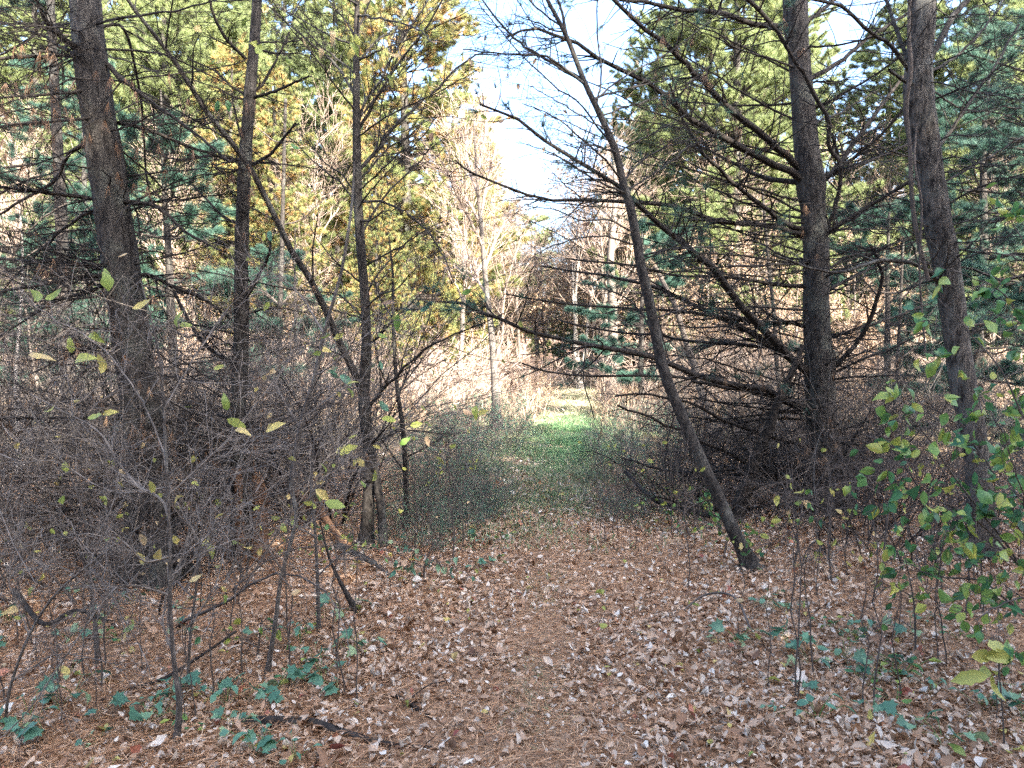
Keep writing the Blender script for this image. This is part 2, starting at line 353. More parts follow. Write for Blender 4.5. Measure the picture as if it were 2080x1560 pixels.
# ------------------------------------------------------------------ leaf litter, needles, grass (stuff)
def scatter(n, d0, d1, xm=0.78, p=1.0):
    y = d0 + (d1 - d0) * rng.random(n) ** p; x = rng.uniform(-1, 1, n) * (xm * y + 1.0); return x, y
def litter(n, d0, d1, s0, s1):
    x, y = scatter(n, d0, d1)
    tx = trail_x(y)
    keep = np.ones(n) * 0.85
    keep[x < -1.0] = 0.5
    keep *= 0.55 + 0.45 * (np.sin(1.9 * x + 0.6 * y) * np.sin(1.3 * y - 0.8 * x + 1) > -0.35)
    keep *= 1 - 0.6 * sstep(6.0, 9.5, y) * (np.abs(x - tx) > 0.6)
    keep[(np.abs(x - tx) < 0.14 + 0.04 * np.sin(5 * y)) & (y < 4.6)] = 0.22
    keep *= 1 - 0.5 * sstep(6.5, 10, y) * (np.abs(x - tx) < 1.6)
    k = rng.random(n) < keep; x, y = x[k], y[k]; n = len(x)
    pos = np.stack([x, y, hgt(x, y) + rng.uniform(0.004, 0.035, n)], -1)
    d = rand_dirs(n, 0.35); nr = unit(np.array([0, 0, 1.0]) + 0.55 * rng.normal(size=(n, 3)))
    return pos, d, nr, rng.uniform(s0, s1, n) * rng.choice([0.45, 0.7, 1.0, 1.35], n, p=[0.25, 0.3, 0.33, 0.12])
b = MB()
p, d, nr, s = litter(190000, 1.9, 12, 0.023, 0.047)
tn = np.clip(rng.beta(1.7, 1.6, len(p)), 0, 1)
k = rng.random(len(p)) < 0.85
b.add(*leaves(p[k], d[k], nr[k], s[k], tn[k], rng.uniform(0.42, 0.72, k.sum()), 0.6, 0.5, 4))
b.add(*lobed(p[~k], d[~k], nr[~k], s[~k] * 1.15, tn[~k] * 0.7, 0.45))
b2 = MB(); q, d2, n2_, s2 = litter(1500, 1.9, 11, 0.03, 0.055); b2.add(*leaves(q + [0, 0, 0.012], d2, n2_, s2, rng.random(len(q)), rng.uniform(0.45, 0.7, len(q)), 0.5, 0.4, 5)); yl = b2.build('yellow_litter', 'yellow_leaf'); tag(yl, 'scattered small yellow fallen leaves lying on the brown litter', 'fallen leaves', kind='stuff')
b2 = MB(); q, d2, n2_, s2 = litter(700, 1.9, 9, 0.03, 0.06); b2.add(*leaves(q + [0, 0, 0.012], d2, n2_, s2, rng.random(len(q)), rng.uniform(0.45, 0.7, len(q)), 0.5, 0.4, 5)); yl = b2.build('red_litter', 'red_leaf'); tag(yl, 'scattered reddish and orange fallen leaves lying on the brown litter', 'fallen leaves', kind='stuff')
tag(b.build('leaf_litter', 'litter'), 'dry tan and brown fallen leaves covering the woodland floor', 'fallen leaves', kind='stuff')
b = MB()
x, y = scatter(230000, 1.9, 9.5, p=1.35); k = rng.random(len(x)) < np.where(x < -0.6, 1.0, np.where(np.abs(x - trail_x(y)) < 0.3, 0.9, 0.5)); x, y = x[k], y[k]; n = len(x)
pos = np.stack([x, y, hgt(x, y) + rng.uniform(0.002, 0.034, n)], -1); d = rand_dirs(n, 0.16)
b.add(*tufts(pos, d, 1, 0.11, 0.0034, 0.05, rng.random(n), 0.05))
tag(b.build('pine_straw', 'straw'), 'orange brown fallen pine needles strewn over the ground', 'pine needles', kind='stuff')

def blades(x, y, h, wd, lean, tint, n=1):
    m = len(x); pos = np.stack([x, y, hgt(x, y)], -1)
    d = unit(np.stack([lean * rng.normal(size=m), lean * rng.normal(size=m), np.ones(m)], -1))
    S = unit(np.cross(d, rng.normal(size=(m, 3)))) * (wd * 0.5)
    bend = np.stack([rng.normal(size=m), rng.normal(size=m), -0.3 * np.ones(m)], -1) * 0.25
    h = h[:, None]
    V = np.stack([pos - S, pos + S, pos + d * h * 0.55 + S * 0.8, pos + d * h * 0.55 - S * 0.8, pos + (d + bend) * h], 1)
    fq = np.arange(m)[:, None] * 5 + np.array([[0, 1, 2, 3]]); ft = np.arange(m)[:, None] * 5 + np.array([[3, 2, 4]])
    return V.reshape(-1, 3), fq, ft, np.repeat(tint, 5)
def add_blades(b, *a):
    V, fq, ft, t = blades(*a); n0 = b.n; b.add(V, fq, t); b.T.append(ft + n0)
b = MB()
n = 100000; y = 5.8 + 21 * rng.random(n) ** 1.2; x = trail_x(y) + rng.normal(size=n) * (0.55 + 0.03 * y) - 0.15 * (y < 11)
cl = np.sin(3.1 * x + 1.3 * y) * np.sin(2.3 * y - 1.1 * x) + 0.5 * np.sin(7 * x) * np.sin(6 * y); k = (cl + rng.normal(size=n) * 0.5 > -0.1) & ((y > 9.5) | (rng.random(n) < (y - 5.6) / 3.6)); x, y = x[k], y[k]; n = len(x)
g = 1.3 * np.exp(-((x - trail_x(y) - 0.2) / 0.7) ** 2) * sstep(9, 12, y) * (1 - sstep(14, 18, y))
add_blades(b, x, y, rng.uniform(0.05, 0.13, n) + 0.06 * g, 0.009, 0.55, np.clip(0.60 - 0.36 * g + 0.35 * sstep(15, 20, y) + 0.28 * rng.normal(size=n), 0, 1))
n = 4200; y = rng.uniform(2.0, 5.5, n); x = trail_x(y) + 0.09 * rng.normal(size=n); k = np.sin(4.1 * y) + 0.5 * rng.normal(size=n) > 0.1; x, y = x[k], y[k]; n = len(x); add_blades(b, x, y, rng.uniform(0.02, 0.06, n), 0.0028, 0.9, np.clip(0.72 + 0.2 * rng.normal(size=n), 0, 1))
tag(b.build('trail_grass', 'grass'), 'short green grass growing along the middle of the trail', 'grass', kind='stuff')
b = MB()
n = 36000; y = 14 + 26 * rng.random(n) ** 0.9; x = rng.uniform(-1, 1, n) * (0.75 * y)
k = np.abs(x - trail_x(y)) > 0.5 + 0.3 * rng.random(n); x, y = x[k], y[k]; n = len(x)
add_blades(b, x, y, rng.uniform(0.35, 1.0, n), 0.014, 0.28, np.clip(0.5 + 0.25 * rng.normal(size=n), 0, 1))
tag(b.build('meadow_grass', 'dry_grass'), 'tall dry tan meadow grass beyond the shaded trail', 'dry grass', kind='stuff')


# ------------------------------------------------------------------ procedural trees for the middle distance and beyond
def pine(h, cb, rad, ntuft, nn, nl, nw, wh=0.5, per=6, gold=0.0, lift=0.25, rseed=1, power=0.75, tr_r=None, trunk=True, spread=0.75):
    """trunk, boughs and needles of a white pine standing at the origin; returns three MBs"""
    zt = np.linspace(0, h, 12); wob = 0.012 * h * np.cumsum(rng.normal(size=(12, 2)), 0) * 0.25; wob -= wob[0]
    TP = np.stack([wob[:, 0], wob[:, 1], zt], -1)[None]; r0 = tr_r or 0.014 * h
    TR = (r0 * (1 - zt / h) ** 0.8 + 0.008)[None]; TR[0, 0] *= 1.3
    tb = MB()
    if trunk: TP2 = TP.copy(); TP2[0, 0, 2] = -0.3; tb.add(*tubes(TP2, TR, 9))
    nz = int((h - cb) / wh); z = cb + (np.arange(nz) + rng.uniform(-0.2, 0.2, nz)) * wh
    z = np.repeat(z, per); z = z + rng.uniform(-0.08, 0.08, len(z)) ; n = len(z); u = np.clip((z - cb) / (h - cb), 0, 1)
    L = rad * (1 - u) ** power * (0.55 + 0.45 * np.minimum(1, u / 0.18)) * rng.uniform(0.65, 1.12, n) + 0.15
    az = rng.uniform(0, 2 * np.pi, n); N = 6; t = np.linspace(0, 1, N)
    c = np.stack([np.interp(z, zt, TP[0, :, 0]), np.interp(z, zt, TP[0, :, 1]), z], -1)
    el = lift + 0.55 * u; droop = rng.uniform(0.0, 0.3, n) * (1 - u)
    out = L[:, None] * t[None]
    zz = out * np.tan(el)[:, None] * 0.6 - droop[:, None] * out * (1 - 0.5 * t[None]) * 1.2 + 0.10 * L[:, None] * t[None] ** 2
    BP = np.stack([c[:, :1] + out * np.cos(az)[:, None], c[:, 1:2] + out * np.sin(az)[:, None], c[:, 2:3] + zz], -1)
    BP[:, 1:] += 0.03 * rng.normal(size=(n, N - 1, 3)) * L[:, None, None]
    BR = np.clip(0.012 * L, 0.006, 0.05)[:, None] * np.linspace(1.2, 0.25, N)[None]
    bb = MB(); bb.add(*tubes(BP, BR, 4))
    SP, SR = spawn(BP, BR, n * 6, (0.25, 1), (0.35, 0.75), (35, 60), 4, 0.12, 0.03, 0.35, 0.5, 0.003)
    sc_ = np.clip(rad / 3.0, 0.5, 1.3); SP = SP[:, :1] + (SP - SP[:, :1]) * sc_
    bb.add(*tubes(SP, SR, 3))
    # needle tufts along the sprays
    allP = np.concatenate([SP, BP[:, -4:]]); m = len(allP)
    idx = rng.integers(0, m, ntuft); tt = rng.uniform(0.25, 1.0, ntuft) ** 0.7; uu = tt * 2.999; i = uu.astype(int); fr = (uu - i)[:, None]
    pos = allP[idx, i] * (1 - fr) + allP[idx, i + 1] * fr; d = unit(allP[idx, i + 1] - allP[idx, i]) * 0.8 + np.array([0, 0, 0.35])
    tint = np.clip(0.42 + 0.16 * rng.normal(size=ntuft), 0, 1)
    if gold > 0:
        cl = np.sin(1.9 * pos[:, 0] + 2.6 * pos[:, 2]) * np.sin(2.2 * pos[:, 1] - 1.4 * pos[:, 2])
        tint = np.clip(tint + gold * (0.9 * (tt < 0.62) + 0.45 * (cl > 0.1) - 0.35), 0, 1)
    nb = MB(); nb.add(*tufts(pos, unit(d), nn, nl, nw, spread, tint, 0.08))
    return tb, bb, nb
def pine_tree(name, label, mats, args, cat='pine tree', group=None, loc=(0, 0, 0)):
    t, bo, ne = pine(**args); r = thing(name, label, cat, loc, group)
    t.build('trunk', mats[0], r); bo.build('boughs', mats[1], r, smooth=False); ne.build('needles', mats[2], r, smooth=False)
    return r
def bare_mbs(h, r, nl, nb, ntw, asc=(25, 45), rmin=0.004, cb=0.3, leaf=0, leafsize=0.07, stems=1, spread=0.0, lean=0.0):
    tb = MB(); TPs, TRs = [], []
    for k in range(stems):
        a = rng.uniform(0, 6.28); dx = spread * np.array([math.cos(a), math.sin(a)]) * rng.uniform(0.4, 1)
        t = np.linspace(0, 1, 12); wob = np.cumsum(rng.normal(size=(12, 2)), 0) * 0.008 * h; wob -= wob[0]
        hk = h * rng.uniform(0.8, 1)
        P = np.stack([dx[0] * (0.15 + t) + wob[:, 0], dx[1] * (0.15 + t) + wob[:, 1], -0.25 + t * (hk + 0.25)], -1)
        R = r * (1 - 0.88 * t) * rng.uniform(0.75, 1.05); R[0] *= 1.3; TPs.append(P); TRs.append(R)
    TP = np.array(TPs); TR = np.array(TRs); tb.add(*tubes(TP, TR, 8))
    LP, LR = spawn(TP, TR, nl, (cb, 0.97), (0.26 * h, 0.48 * h), asc, 7, 0.10, 0.05, 1, 0.5, rmin * 1.5, short=0.72)
    BP, BR = spawn(LP, LR, nb, (0.2, 1), (0.10 * h, 0.24 * h), (20, 50), 5, 0.14, 0.05, 1, 0.6, rmin, short=0.4)
    WP, WR = spawn(np.concatenate([BP]), BR, ntw, (0.1, 1), (0.04 * h, 0.13 * h), (20, 50), 4, 0.16, 0.03, 1, 0.65, rmin * 0.8, short=0.3)
    bb = MB(); bb.add(*tubes(LP, LR, 5)); bb.add(*tubes(BP, BR, 3)); bb.add(*tubes(WP, WR, 3))
    lb = None
    if leaf:
        P2 = np.concatenate([WP]); i = rng.integers(0, len(P2), leaf); k = rng.integers(0, 4, leaf)
        pos = P2[i, k] + 0.03 * rng.normal(size=(leaf, 3)); d = rand_dirs(leaf) - np.array([0, 0, 0.7])
        lb = MB(); lb.add(*leaves(pos, unit(d), rand_dirs(leaf), leafsize * rng.uniform(0.7, 1.3, leaf), rng.random(leaf), 0.6, 0.4, 0.3, 3))
    return tb, bb, lb
def bare_tree(name, label, mats, args, leafmat_=None, loc=(0, 0, 0), group=None, cat='tree'):
    t, bo, lf = bare_mbs(**args); r = thing(name, label, cat, loc, group)
    t.build('trunk', mats[0], r); bo.build('branches', mats[1], r, smooth=False)
    if lf: lf.build('leaves', leafmat_, r)
    return r
def px_at(px, Y, dz=0.0):
    x = (px - 1040.0) / F * Y * (cp + 0.0); g = gpt(x, Y); g[2] += dz; return g

PB = ('pine_bark', 'dead_bark')
proto_green = pine_tree('pine_tree', 'tall bright green sunlit pine at the far left edge', PB + ('needle',), dict(h=17, cb=0.8, rad=4.9, ntuft=26000, nn=26, nl=0.22, nw=0.013, wh=0.5, per=8, spread=0.6))
proto_green2 = pine_tree('pine_tree', 'broad yellow green sunlit pine standing right of the sky gap', PB + ('needle',), dict(h=15.5, cb=1.0, rad=4.4, ntuft=25000, nn=26, nl=0.22, nw=0.013, wh=0.5, per=8, spread=0.6))
proto_gold = pine_tree('pine_tree', 'sunlit pine with golden ochre inner needles left of the sky gap', PB + ('gold_needle',), dict(h=16.5, cb=0.7, rad=4.3, ntuft=26000, nn=26, nl=0.21, nw=0.013, wh=0.5, per=8, gold=0.55, spread=0.6))
proto_shaded = pine_tree('pine_tree', 'dark blue green shaded pine spreading boughs at the right edge', PB + ('shaded_needle',), dict(h=9.5, cb=0.5, rad=2.7, ntuft=10000, nn=34, nl=0.14, nw=0.0042, wh=0.6, per=5, lift=0.05, power=0.55))
proto_young = pine_tree('pine_tree', 'low shaded young pine with flat layered boughs behind the right trunks', PB + ('shaded_needle',), dict(h=4.4, cb=0.3, rad=1.6, ntuft=5000, nn=34, nl=0.13, nw=0.0042, wh=0.55, per=5, lift=0.0, power=0.5))
def setp(o, px, Y, rz, sc=1.0, label=None):
    o.location = px_at(px, Y); o.rotation_euler = (0, 0, rz); o.scale = (sc, sc, sc)
    if label: o['label'] = label
def cpy(o, px, Y, rz, sc, label, group=None, tilt=(0, 0)): return dup(o, px_at(px, Y), rz, sc, label, group, tilt)
setp(proto_gold, 830, 25, 0.6)
setp(proto_green, -110, 24, 1.0)
setp(proto_green2, 1440, 27, 2.0)
cpy(proto_green2, 590, 30, 1.1, 1.1, 'bright green sunlit pine just left of the golden pine')
cpy(proto_green, 430, 25, 4.1, 0.95, 'yellow green sunlit pine behind the two thin left trunks')
cpy(proto_green2, 255, 29, 3.3, 1.1, 'sunlit pine showing right beside the big left pine trunk')
cpy(proto_green, 90, 26, 5.3, 1.0, 'sunlit pine showing just left of the big left pine trunk')
cpy(proto_gold, 700, 34, 2.6, 1.1, 'taller sunlit pine rising behind the golden pine')
cpy(proto_gold, 985, 42, 2.1, 0.72, 'small yellowish pine at the foot of the sky gap')
cpy(proto_green, 1600, 33, 0.4, 1.0, 'sunlit pine showing behind the big right pine trunk')
cpy(proto_green2, 1310, 40, 5.0, 0.8, 'distant green pine at the right side of the sky gap')
cpy(proto_green, 1900, 27, 1.9, 0.9, 'sunlit pine behind the grey ash trunk')
cpy(proto_green2, 2110, 24, 4.4, 0.95, 'sunlit pine behind the shaded boughs at the right edge')
setp(proto_shaded, 2190, 9.8, 0.3)
cpy(proto_shaded, -40, 11.5, 2.2, 0.9, 'dark blue green shaded pine at the left edge')
cpy(proto_shaded, 1990, 15, 4.0, 0.85, 'dark shaded pine behind the grey ash trunk')
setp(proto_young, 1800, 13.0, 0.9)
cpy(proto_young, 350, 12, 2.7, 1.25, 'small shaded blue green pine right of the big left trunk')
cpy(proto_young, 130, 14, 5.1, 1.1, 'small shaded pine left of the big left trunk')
cpy(proto_young, 600, 17, 1.3, 0.95, 'little shade toned blue green pine low behind the forked left sapling')
cpy(proto_young, 1305, 16.5, 3.9, 1.05, 'small dark shaded pine standing behind the leaning sapling')
cpy(proto_shaded, 2110, 13, 2.4, 0.9, 'blue green shaded pine behind the bush at the right edge')
cpy(proto_shaded, 180, 15, 0.9, 0.75, 'blue green shaded pine just left of the thick left trunk')
for px, Y, rz, sc, o, l in ((350, 23, 1.0, 0.9, proto_green2, 'sunlit pine filling the space right of the thick left trunk'), (690, 26, 3.4, 0.8, proto_green, 'yellow green sunlit pine between the forked sapling stems'), (925, 31, 0.2, 0.78, proto_gold, 'golden sunlit pine sloping down to the sky gap'), (560, 21, 5.0, 0.55, proto_gold, 'short golden pine low behind the slim peeling trunk'), (770, 20, 2.0, 0.36, proto_gold, 'squat golden young pine below the golden pine'), (200, 22, 2.3, 0.6, proto_green, 'short sunlit pine behind the left whorled branches'), (480, 22, 0.6, 0.62, proto_gold, 'short golden green pine between the slim trunk and the thick left trunk'), (1490, 24, 1.7, 0.95, proto_green, 'full bright green pine filling the space left of the big right trunk'), (1330, 31, 1.3, 0.86, proto_green, 'sunlit pine at the right rim of the sky gap'), (1800, 29, 0.7, 0.9, proto_green2, 'sunlit pine between the big pine and the ash'), (2010, 23, 2.0, 0.8, proto_green2, 'sunlit pine right of the ash trunk')):
    cpy(o, px, Y, rz, sc, l)

proto_bare = bare_tree('bare_tree', 'pale bare tree with upswept twigs, tallest one before the golden pine', ('pale_bark', 'tan_twig'), dict(h=7.5, r=0.085, nl=22, nb=150, ntw=620, asc=(18, 40), rmin=0.005, cb=0.22))
proto_bare2 = bare_tree('bare_tree', 'bare grey tree with spreading twigs on the slope left of the trail', ('pale_bark', 'tan_twig'), dict(h=9, r=0.10, nl=24, nb=170, ntw=700, asc=(30, 60), rmin=0.006, cb=0.25))
proto_birch = bare_tree('birch_clump', 'clump of pale birch stems in sunlight right of the trail', ('birch_bark', 'tan_twig'), dict(h=7.5, r=0.075, nl=34, nb=170, ntw=600, asc=(18, 40), rmin=0.005, cb=0.4, stems=5, spread=0.8))
proto_oak = bare_tree('oak_tree', 'russet leaved tree in sunlight at the left of the meadow', ('pale_bark', 'tan_twig'), dict(h=8, r=0.10, nl=22, nb=150, ntw=600, asc=(30, 60), rmin=0.006, cb=0.15, leaf=2200, leafsize=0.10), 'brown_leaf')
setp(proto_bare, 935, 20, 0.4)
cpy(proto_bare, 1020, 29, 2.2, 0.95, 'slim pale bare tree left of the trail end')
setp(proto_bare2, 655, 22, 1.0)
setp(proto_birch, 1178, 27, 0.7)
setp(proto_oak, 575, 24, 2.0)
BG_B = 'bare trees on the sunlit slope'
for px, Y, rz, sc in ((1240, 22, 2.0, 0.9), (1330, 27, 3.0, 0.9), (1480, 24, 4.0, 1.0), (1535, 31, 1.2, 1.0), (1725, 25, 5.2, 1.0), (1820, 31, 0.3, 1.1), (1290, 36, 0.9, 0.8), (1390, 33, 2.9, 0.95), (1760, 38, 2.1, 1.0), (2030, 22, 1.5, 0.9)):
    cpy(proto_bare2 if sc >= 0.95 else proto_bare, px, Y, rz, sc, 'bare sunlit tree on the tan slope right of the trail', BG_B)
for px, Y, rz, sc in ((340, 20, 1.0, 0.9), (490, 23, 2.6, 1.0), (160, 22, 3.9, 0.95), (30, 19, 0.5, 0.9), (765, 26, 5.5, 0.7), (900, 31, 4.2, 0.7)):
    cpy(proto_bare2 if sc >= 0.95 else proto_bare, px, Y, rz, sc, 'bare sunlit tree among the pines left of the trail', BG_B)
BG_O = 'russet leaved trees on the slope'
for px, Y, rz, sc in ((1330, 44, 1.0, 1.0), (1500, 36, 2.0, 1.0), (1660, 40, 3.0, 1.1), (1800, 42, 4.0, 1.0), (1960, 38, 5.0, 1.0), (1220, 48, 0.2, 0.8)):
    cpy(proto_oak, px, Y, rz, sc, 'russet leaved tree on the far slope right of the trail', BG_O)
for px, Y, rz, sc in ((680, 38, 0.7, 0.9), (350, 34, 2.4, 1.0), (180, 33, 4.4, 1.0), (20, 36, 5.6, 1.0), (480, 36, 1.7, 0.9)):
    cpy(proto_oak, px, Y, rz, sc, 'russet leaved tree between the pines left of the trail', BG_O)

for px, Y, rz, sc, o, l in ((1030, 36, 1.0, 0.72, proto_oak, 'small russet tree at the foot of the sky gap'), (1228, 24, 5.5, 1.0, proto_bare2, 'fuzzy bare tree just right of the sky gap, behind the leaning sapling'), (1165, 30, 0.2, 0.92, proto_bare, 'upswept bare tree in the lower sky gap'), (1055, 27, 3.6, 0.95, proto_bare, 'upswept bare tree at the left rim of the lower sky gap'), (1105, 34, 1.2, 0.95, proto_oak, 'russet tree in the middle of the lower sky gap'), (1200, 29, 0.5, 1.05, proto_oak, 'russet fuzzy tree at the right foot of the sky gap'), (1265, 30, 1.9, 1.1, proto_bare2, 'bare fuzzy tree at the right of the sky gap'), (1300, 27, 2.7, 1.0, proto_oak, 'russet tree behind the leaning sapling top'), (1000, 30, 3.0, 0.8, proto_oak, 'russet tree at the left foot of the sky gap'), (1140, 31, 4.0, 0.75, proto_bare2, 'bare tree just above the birch clump'), (1090, 38, 2.2, 0.8, proto_bare2, 'bare tree low in the middle of the sky gap'), (1125, 40, 3.1, 0.78, proto_oak, 'russet tree closing the bottom of the sky gap'), (1165, 36, 4.4, 0.72, proto_green2, 'short rounded pine behind the birch clump'), (1215, 38, 5.0, 0.85, proto_bare2, 'bare tree right behind the birch clump'), (1060, 33, 0.3, 0.62, proto_bare2, 'low bare tree left of the birch clump')):
    cpy(o, px, Y, rz, sc if o is not proto_green2 else 0.4, l)
for px, Y, rz, sc, l in ((170, 38, 1.0, 1.2, 'tall far pine between the two left pine trunks and the edge'), (360, 40, 2.0, 1.25, 'tall far pine behind the leaning stem of the forked sapling'), (520, 39, 3.0, 1.2, 'tall far pine behind the slim peeling trunk'), (1560, 42, 4.0, 1.2, 'tall far pine left behind the big right pine'), (-20, 34, 5.0, 1.2, 'tall far pine at the left edge')):
    cpy(proto_green, px, Y, rz, sc, l)

for px, Y, rz, sc in ((1355, 21, 0.4, 0.6), (1440, 19.5, 1.4, 0.54), (1530, 22, 2.5, 0.66), (1610, 20, 3.6, 0.52), (1730, 21, 4.4, 0.62), (1800, 19, 5.3, 0.5)):
    cpy(proto_oak, px, Y, rz, sc, 'low rust pink leaved tree in the meadow behind the right pine', 'low rust pink trees of the meadow')
for px, Y, rz, sc in ((645, 19, 0.9, 0.5), (400, 20, 1.9, 0.5)):
    cpy(proto_oak, px, Y, rz, sc, 'low rust pink leaved tree in the meadow beyond the left thicket', 'low rust pink trees of the meadow')

# the far hillside wood: one mass
def merged(root_list, places, name, mats, label):
    outs = [MB() for _ in mats]
    for kind, x, y, rz, sc in places:
        root = root_list[kind]; c, s_ = math.cos(rz), math.sin(rz)
        for ch in root.children:
            me = ch.data; n = len(me.vertices); V = np.zeros(n * 3, np.float32); me.vertices.foreach_get('co', V); V = V.reshape(-1, 3) * sc
            V = np.stack([c * V[:, 0] - s_ * V[:, 1], s_ * V[:, 0] + c * V[:, 1], V[:, 2]], -1) + gpt(x, y)
            nl = len(me.loops); li = np.zeros(nl, np.int32); me.loops.foreach_get('vertex_index', li)
            ls = np.zeros(len(me.polygons), np.int32); me.polygons.foreach_get('loop_start', ls)
            tt = np.zeros(n, np.float32); me.attributes['tint'].data.foreach_get('value', tt)
            cnt = np.diff(np.append(ls, nl)); o = outs[mats.index(ch.data.materials[0].name)]; n0 = o.n
            q = ls[cnt == 4]; t = ls[cnt == 3]
            o.V.append(V); o.t.append(tt); o.n += n
            if len(q): o.Q.append(li[q[:, None] + np.arange(4)] + n0)
            if len(t): o.T.append(li[t[:, None] + np.arange(3)] + n0)
    r = thing(name, label, 'woodland', (0, 0, 0)); r['kind'] = 'stuff'
    for o, m in zip(outs, mats):
        if o.n: ch = o.build('foliage' if 'needle' in m or 'leaf' in m else 'limbs', 'tan_twig' if m == 'x' else MATKEY[m], r, smooth=False); ch['kind'] = 'stuff'
    return r
MATKEY = {v.name: k for k, v in M.items()}
t1 = pine_tree('pine_tree', 'x', PB + ('needle',), dict(h=12, cb=0.5, rad=3.0, ntuft=900, nn=12, nl=0.42, nw=0.06, wh=1.0))
t2 = bare_tree('bare_tree', 'x', ('pale_bark', 'tan_twig'), dict(h=9, r=0.13, nl=16, nb=70, ntw=260, asc=(25, 55), rmin=0.014, cb=0.2))
t3 = bare_tree('oak_tree', 'x', ('pale_bark', 'tan_twig'), dict(h=8, r=0.13, nl=16, nb=60, ntw=200, asc=(25, 60), rmin=0.014, cb=0.1, leaf=900, leafsize=0.2), 'brown_leaf')
places = []
for k in range(120):
    y = rng.uniform(46, 78); px = rng.uniform(-250, 2330)
    g = math.exp(-((px - 1075) / 115.0) ** 2)
    places.append((int(rng.choice([0, 1, 1, 2, 2])), (px - 1040) / F * y, y, rng.uniform(0, 6.28), rng.uniform(0.8, 1.15) * (1 - 0.12 * g)))
merged([t1, t2, t3], places, 'far_wood', list(dict.fromkeys(c.data.materials[0].name for t in (t1, t2, t3) for c in t.children)), 'mixed autumn wood covering the far hillside')
for t in (t1, t2, t3):
    for c in list(t.children): bpy.data.objects.remove(c)
    bpy.data.objects.remove(t)

# the stand of pines behind the viewpoint whose shade covers the foreground
sx, sy = sdir[0] / math.hypot(sdir[0], sdir[1]), sdir[1] / math.hypot(sdir[0], sdir[1])
for row, (dist, off) in enumerate(((9.5, 0.0), (14.0, 1.8), (18.5, 0.8))):
    for k in range(-7, 8):
        c = off + k * 3.0; x = sx * dist - sy * c; y = sy * dist + sx * c
        if y > -3.0 or (abs(x) < 3 and y > -5): continue
        dup(proto_green if (k + row) % 2 else proto_green2, gpt(x, y), rng.uniform(0, 6.28), rng.uniform(0.92, 1.02), 'tall green pine of the stand behind the viewpoint', 'pines behind the viewpoint')

# ------------------------------------------------------------------ foreground trees traced from the place
def path3(pts, Y0, dY=0.0, n=24, wmin=1.5):
    """(px, py, width px) points -> centre line and radii; depth drifts from Y0 by dY along the line"""
    q = np.array([(p[0], p[1], p[2] if len(p) > 2 else np.nan) for p in pts], float)
    if np.isnan(q[:, 2]).any():
        k = np.arange(len(q)); ok = ~np.isnan(q[:, 2]); q[:, 2] = np.interp(k, k[ok], q[ok, 2])
    seg = np.linalg.norm(np.diff(q[:, :2], axis=0), axis=1); s = np.concatenate([[0], np.cumsum(seg)]) / seg.sum()
    P = np.array([at(a, b_, Y0 + dY * t) for (a, b_, _), t in zip(q, s)])
    R = np.maximum(q[:, 2], wmin) * 0.5 / F * P[:, 1] ** 2 / np.hypot(P[:, 0], P[:, 1])
    S = spline(np.column_stack([P, R]), n)
    return S[:, :3], np.maximum(S[:, 3], 0.0007)
def rough_tube(P, R, K=20, amp=0.05, knots=0):
    V, Fc = tubes(P[None], R[None], K); V = V.reshape(len(P), K, 3); C = P[:, None]
    lat = V - C; ph = rng.uniform(0, 6.28, 6); a = np.linspace(0, 2 * np.pi, K, endpoint=False)[None]; s = np.arange(len(P))[:, None]
    f = 1 + amp * (np.sin(3 * a + 0.35 * s + ph[0]) + 0.7 * np.sin(5 * a - 0.5 * s + ph[1]) + 0.6 * np.sin(2 * a + 0.9 * s + ph[2])) + amp * 0.5 * rng.normal(size=(len(P), K))
    return (C + lat * f[..., None]).reshape(-1, 3), Fc
def trunk_tree(name, label, cat, mat, pts, Y, K=20, n=60, amp=0.04, up=None, dY=0.0):
    P, R = path3(pts, Y, dY, n)
    if up:                                  # carry the stem on above the frame to its real height
        t = np.linspace(0, 1, 14)[1:, None]; d = unit(P[-1] - P[-4]); e = P[-1] + d * up * t + np.array([0, 0, 0.03]) * up * t ** 2
        P = np.vstack([P, e]); R = np.concatenate([R, R[-1] * (1 - 0.85 * t[:, 0])])
    base = P[0].copy(); gz = float(hgt(base[0], base[1]))
    root = thing(name, label, cat, (base[0], base[1], gz))
    P = np.vstack([[P[0] + (P[0] - P[1]) * 0.1 - np.array([0, 0, max(0.15, P[0][2] - gz + 0.1)])], P]); R = np.concatenate([[R[0] * 1.25], R])
    fl = np.exp(-np.maximum(P[:, 2] - gz, 0) / (2.2 * R[1])); a_ = np.linspace(0, 2 * np.pi, K, endpoint=False); ph = rng.uniform(0, 6.28)
    V, Fc = rough_tube(P, R * (1 + (0.35 if K > 14 else 0.6) * fl), K, amp); V = V.reshape(len(P), K, 3); V = P[:, None] + (V - P[:, None]) * (1 + 0.30 * fl[:, None] * np.sin(4 * a_ + ph)[None] * (K > 14))[..., None]
    mb = MB(); mb.add(V.reshape(-1, 3), Fc)
    mb.build('trunk', mat, root, (base[0], base[1], gz))
    return root, P, R, (base[0], base[1], gz)
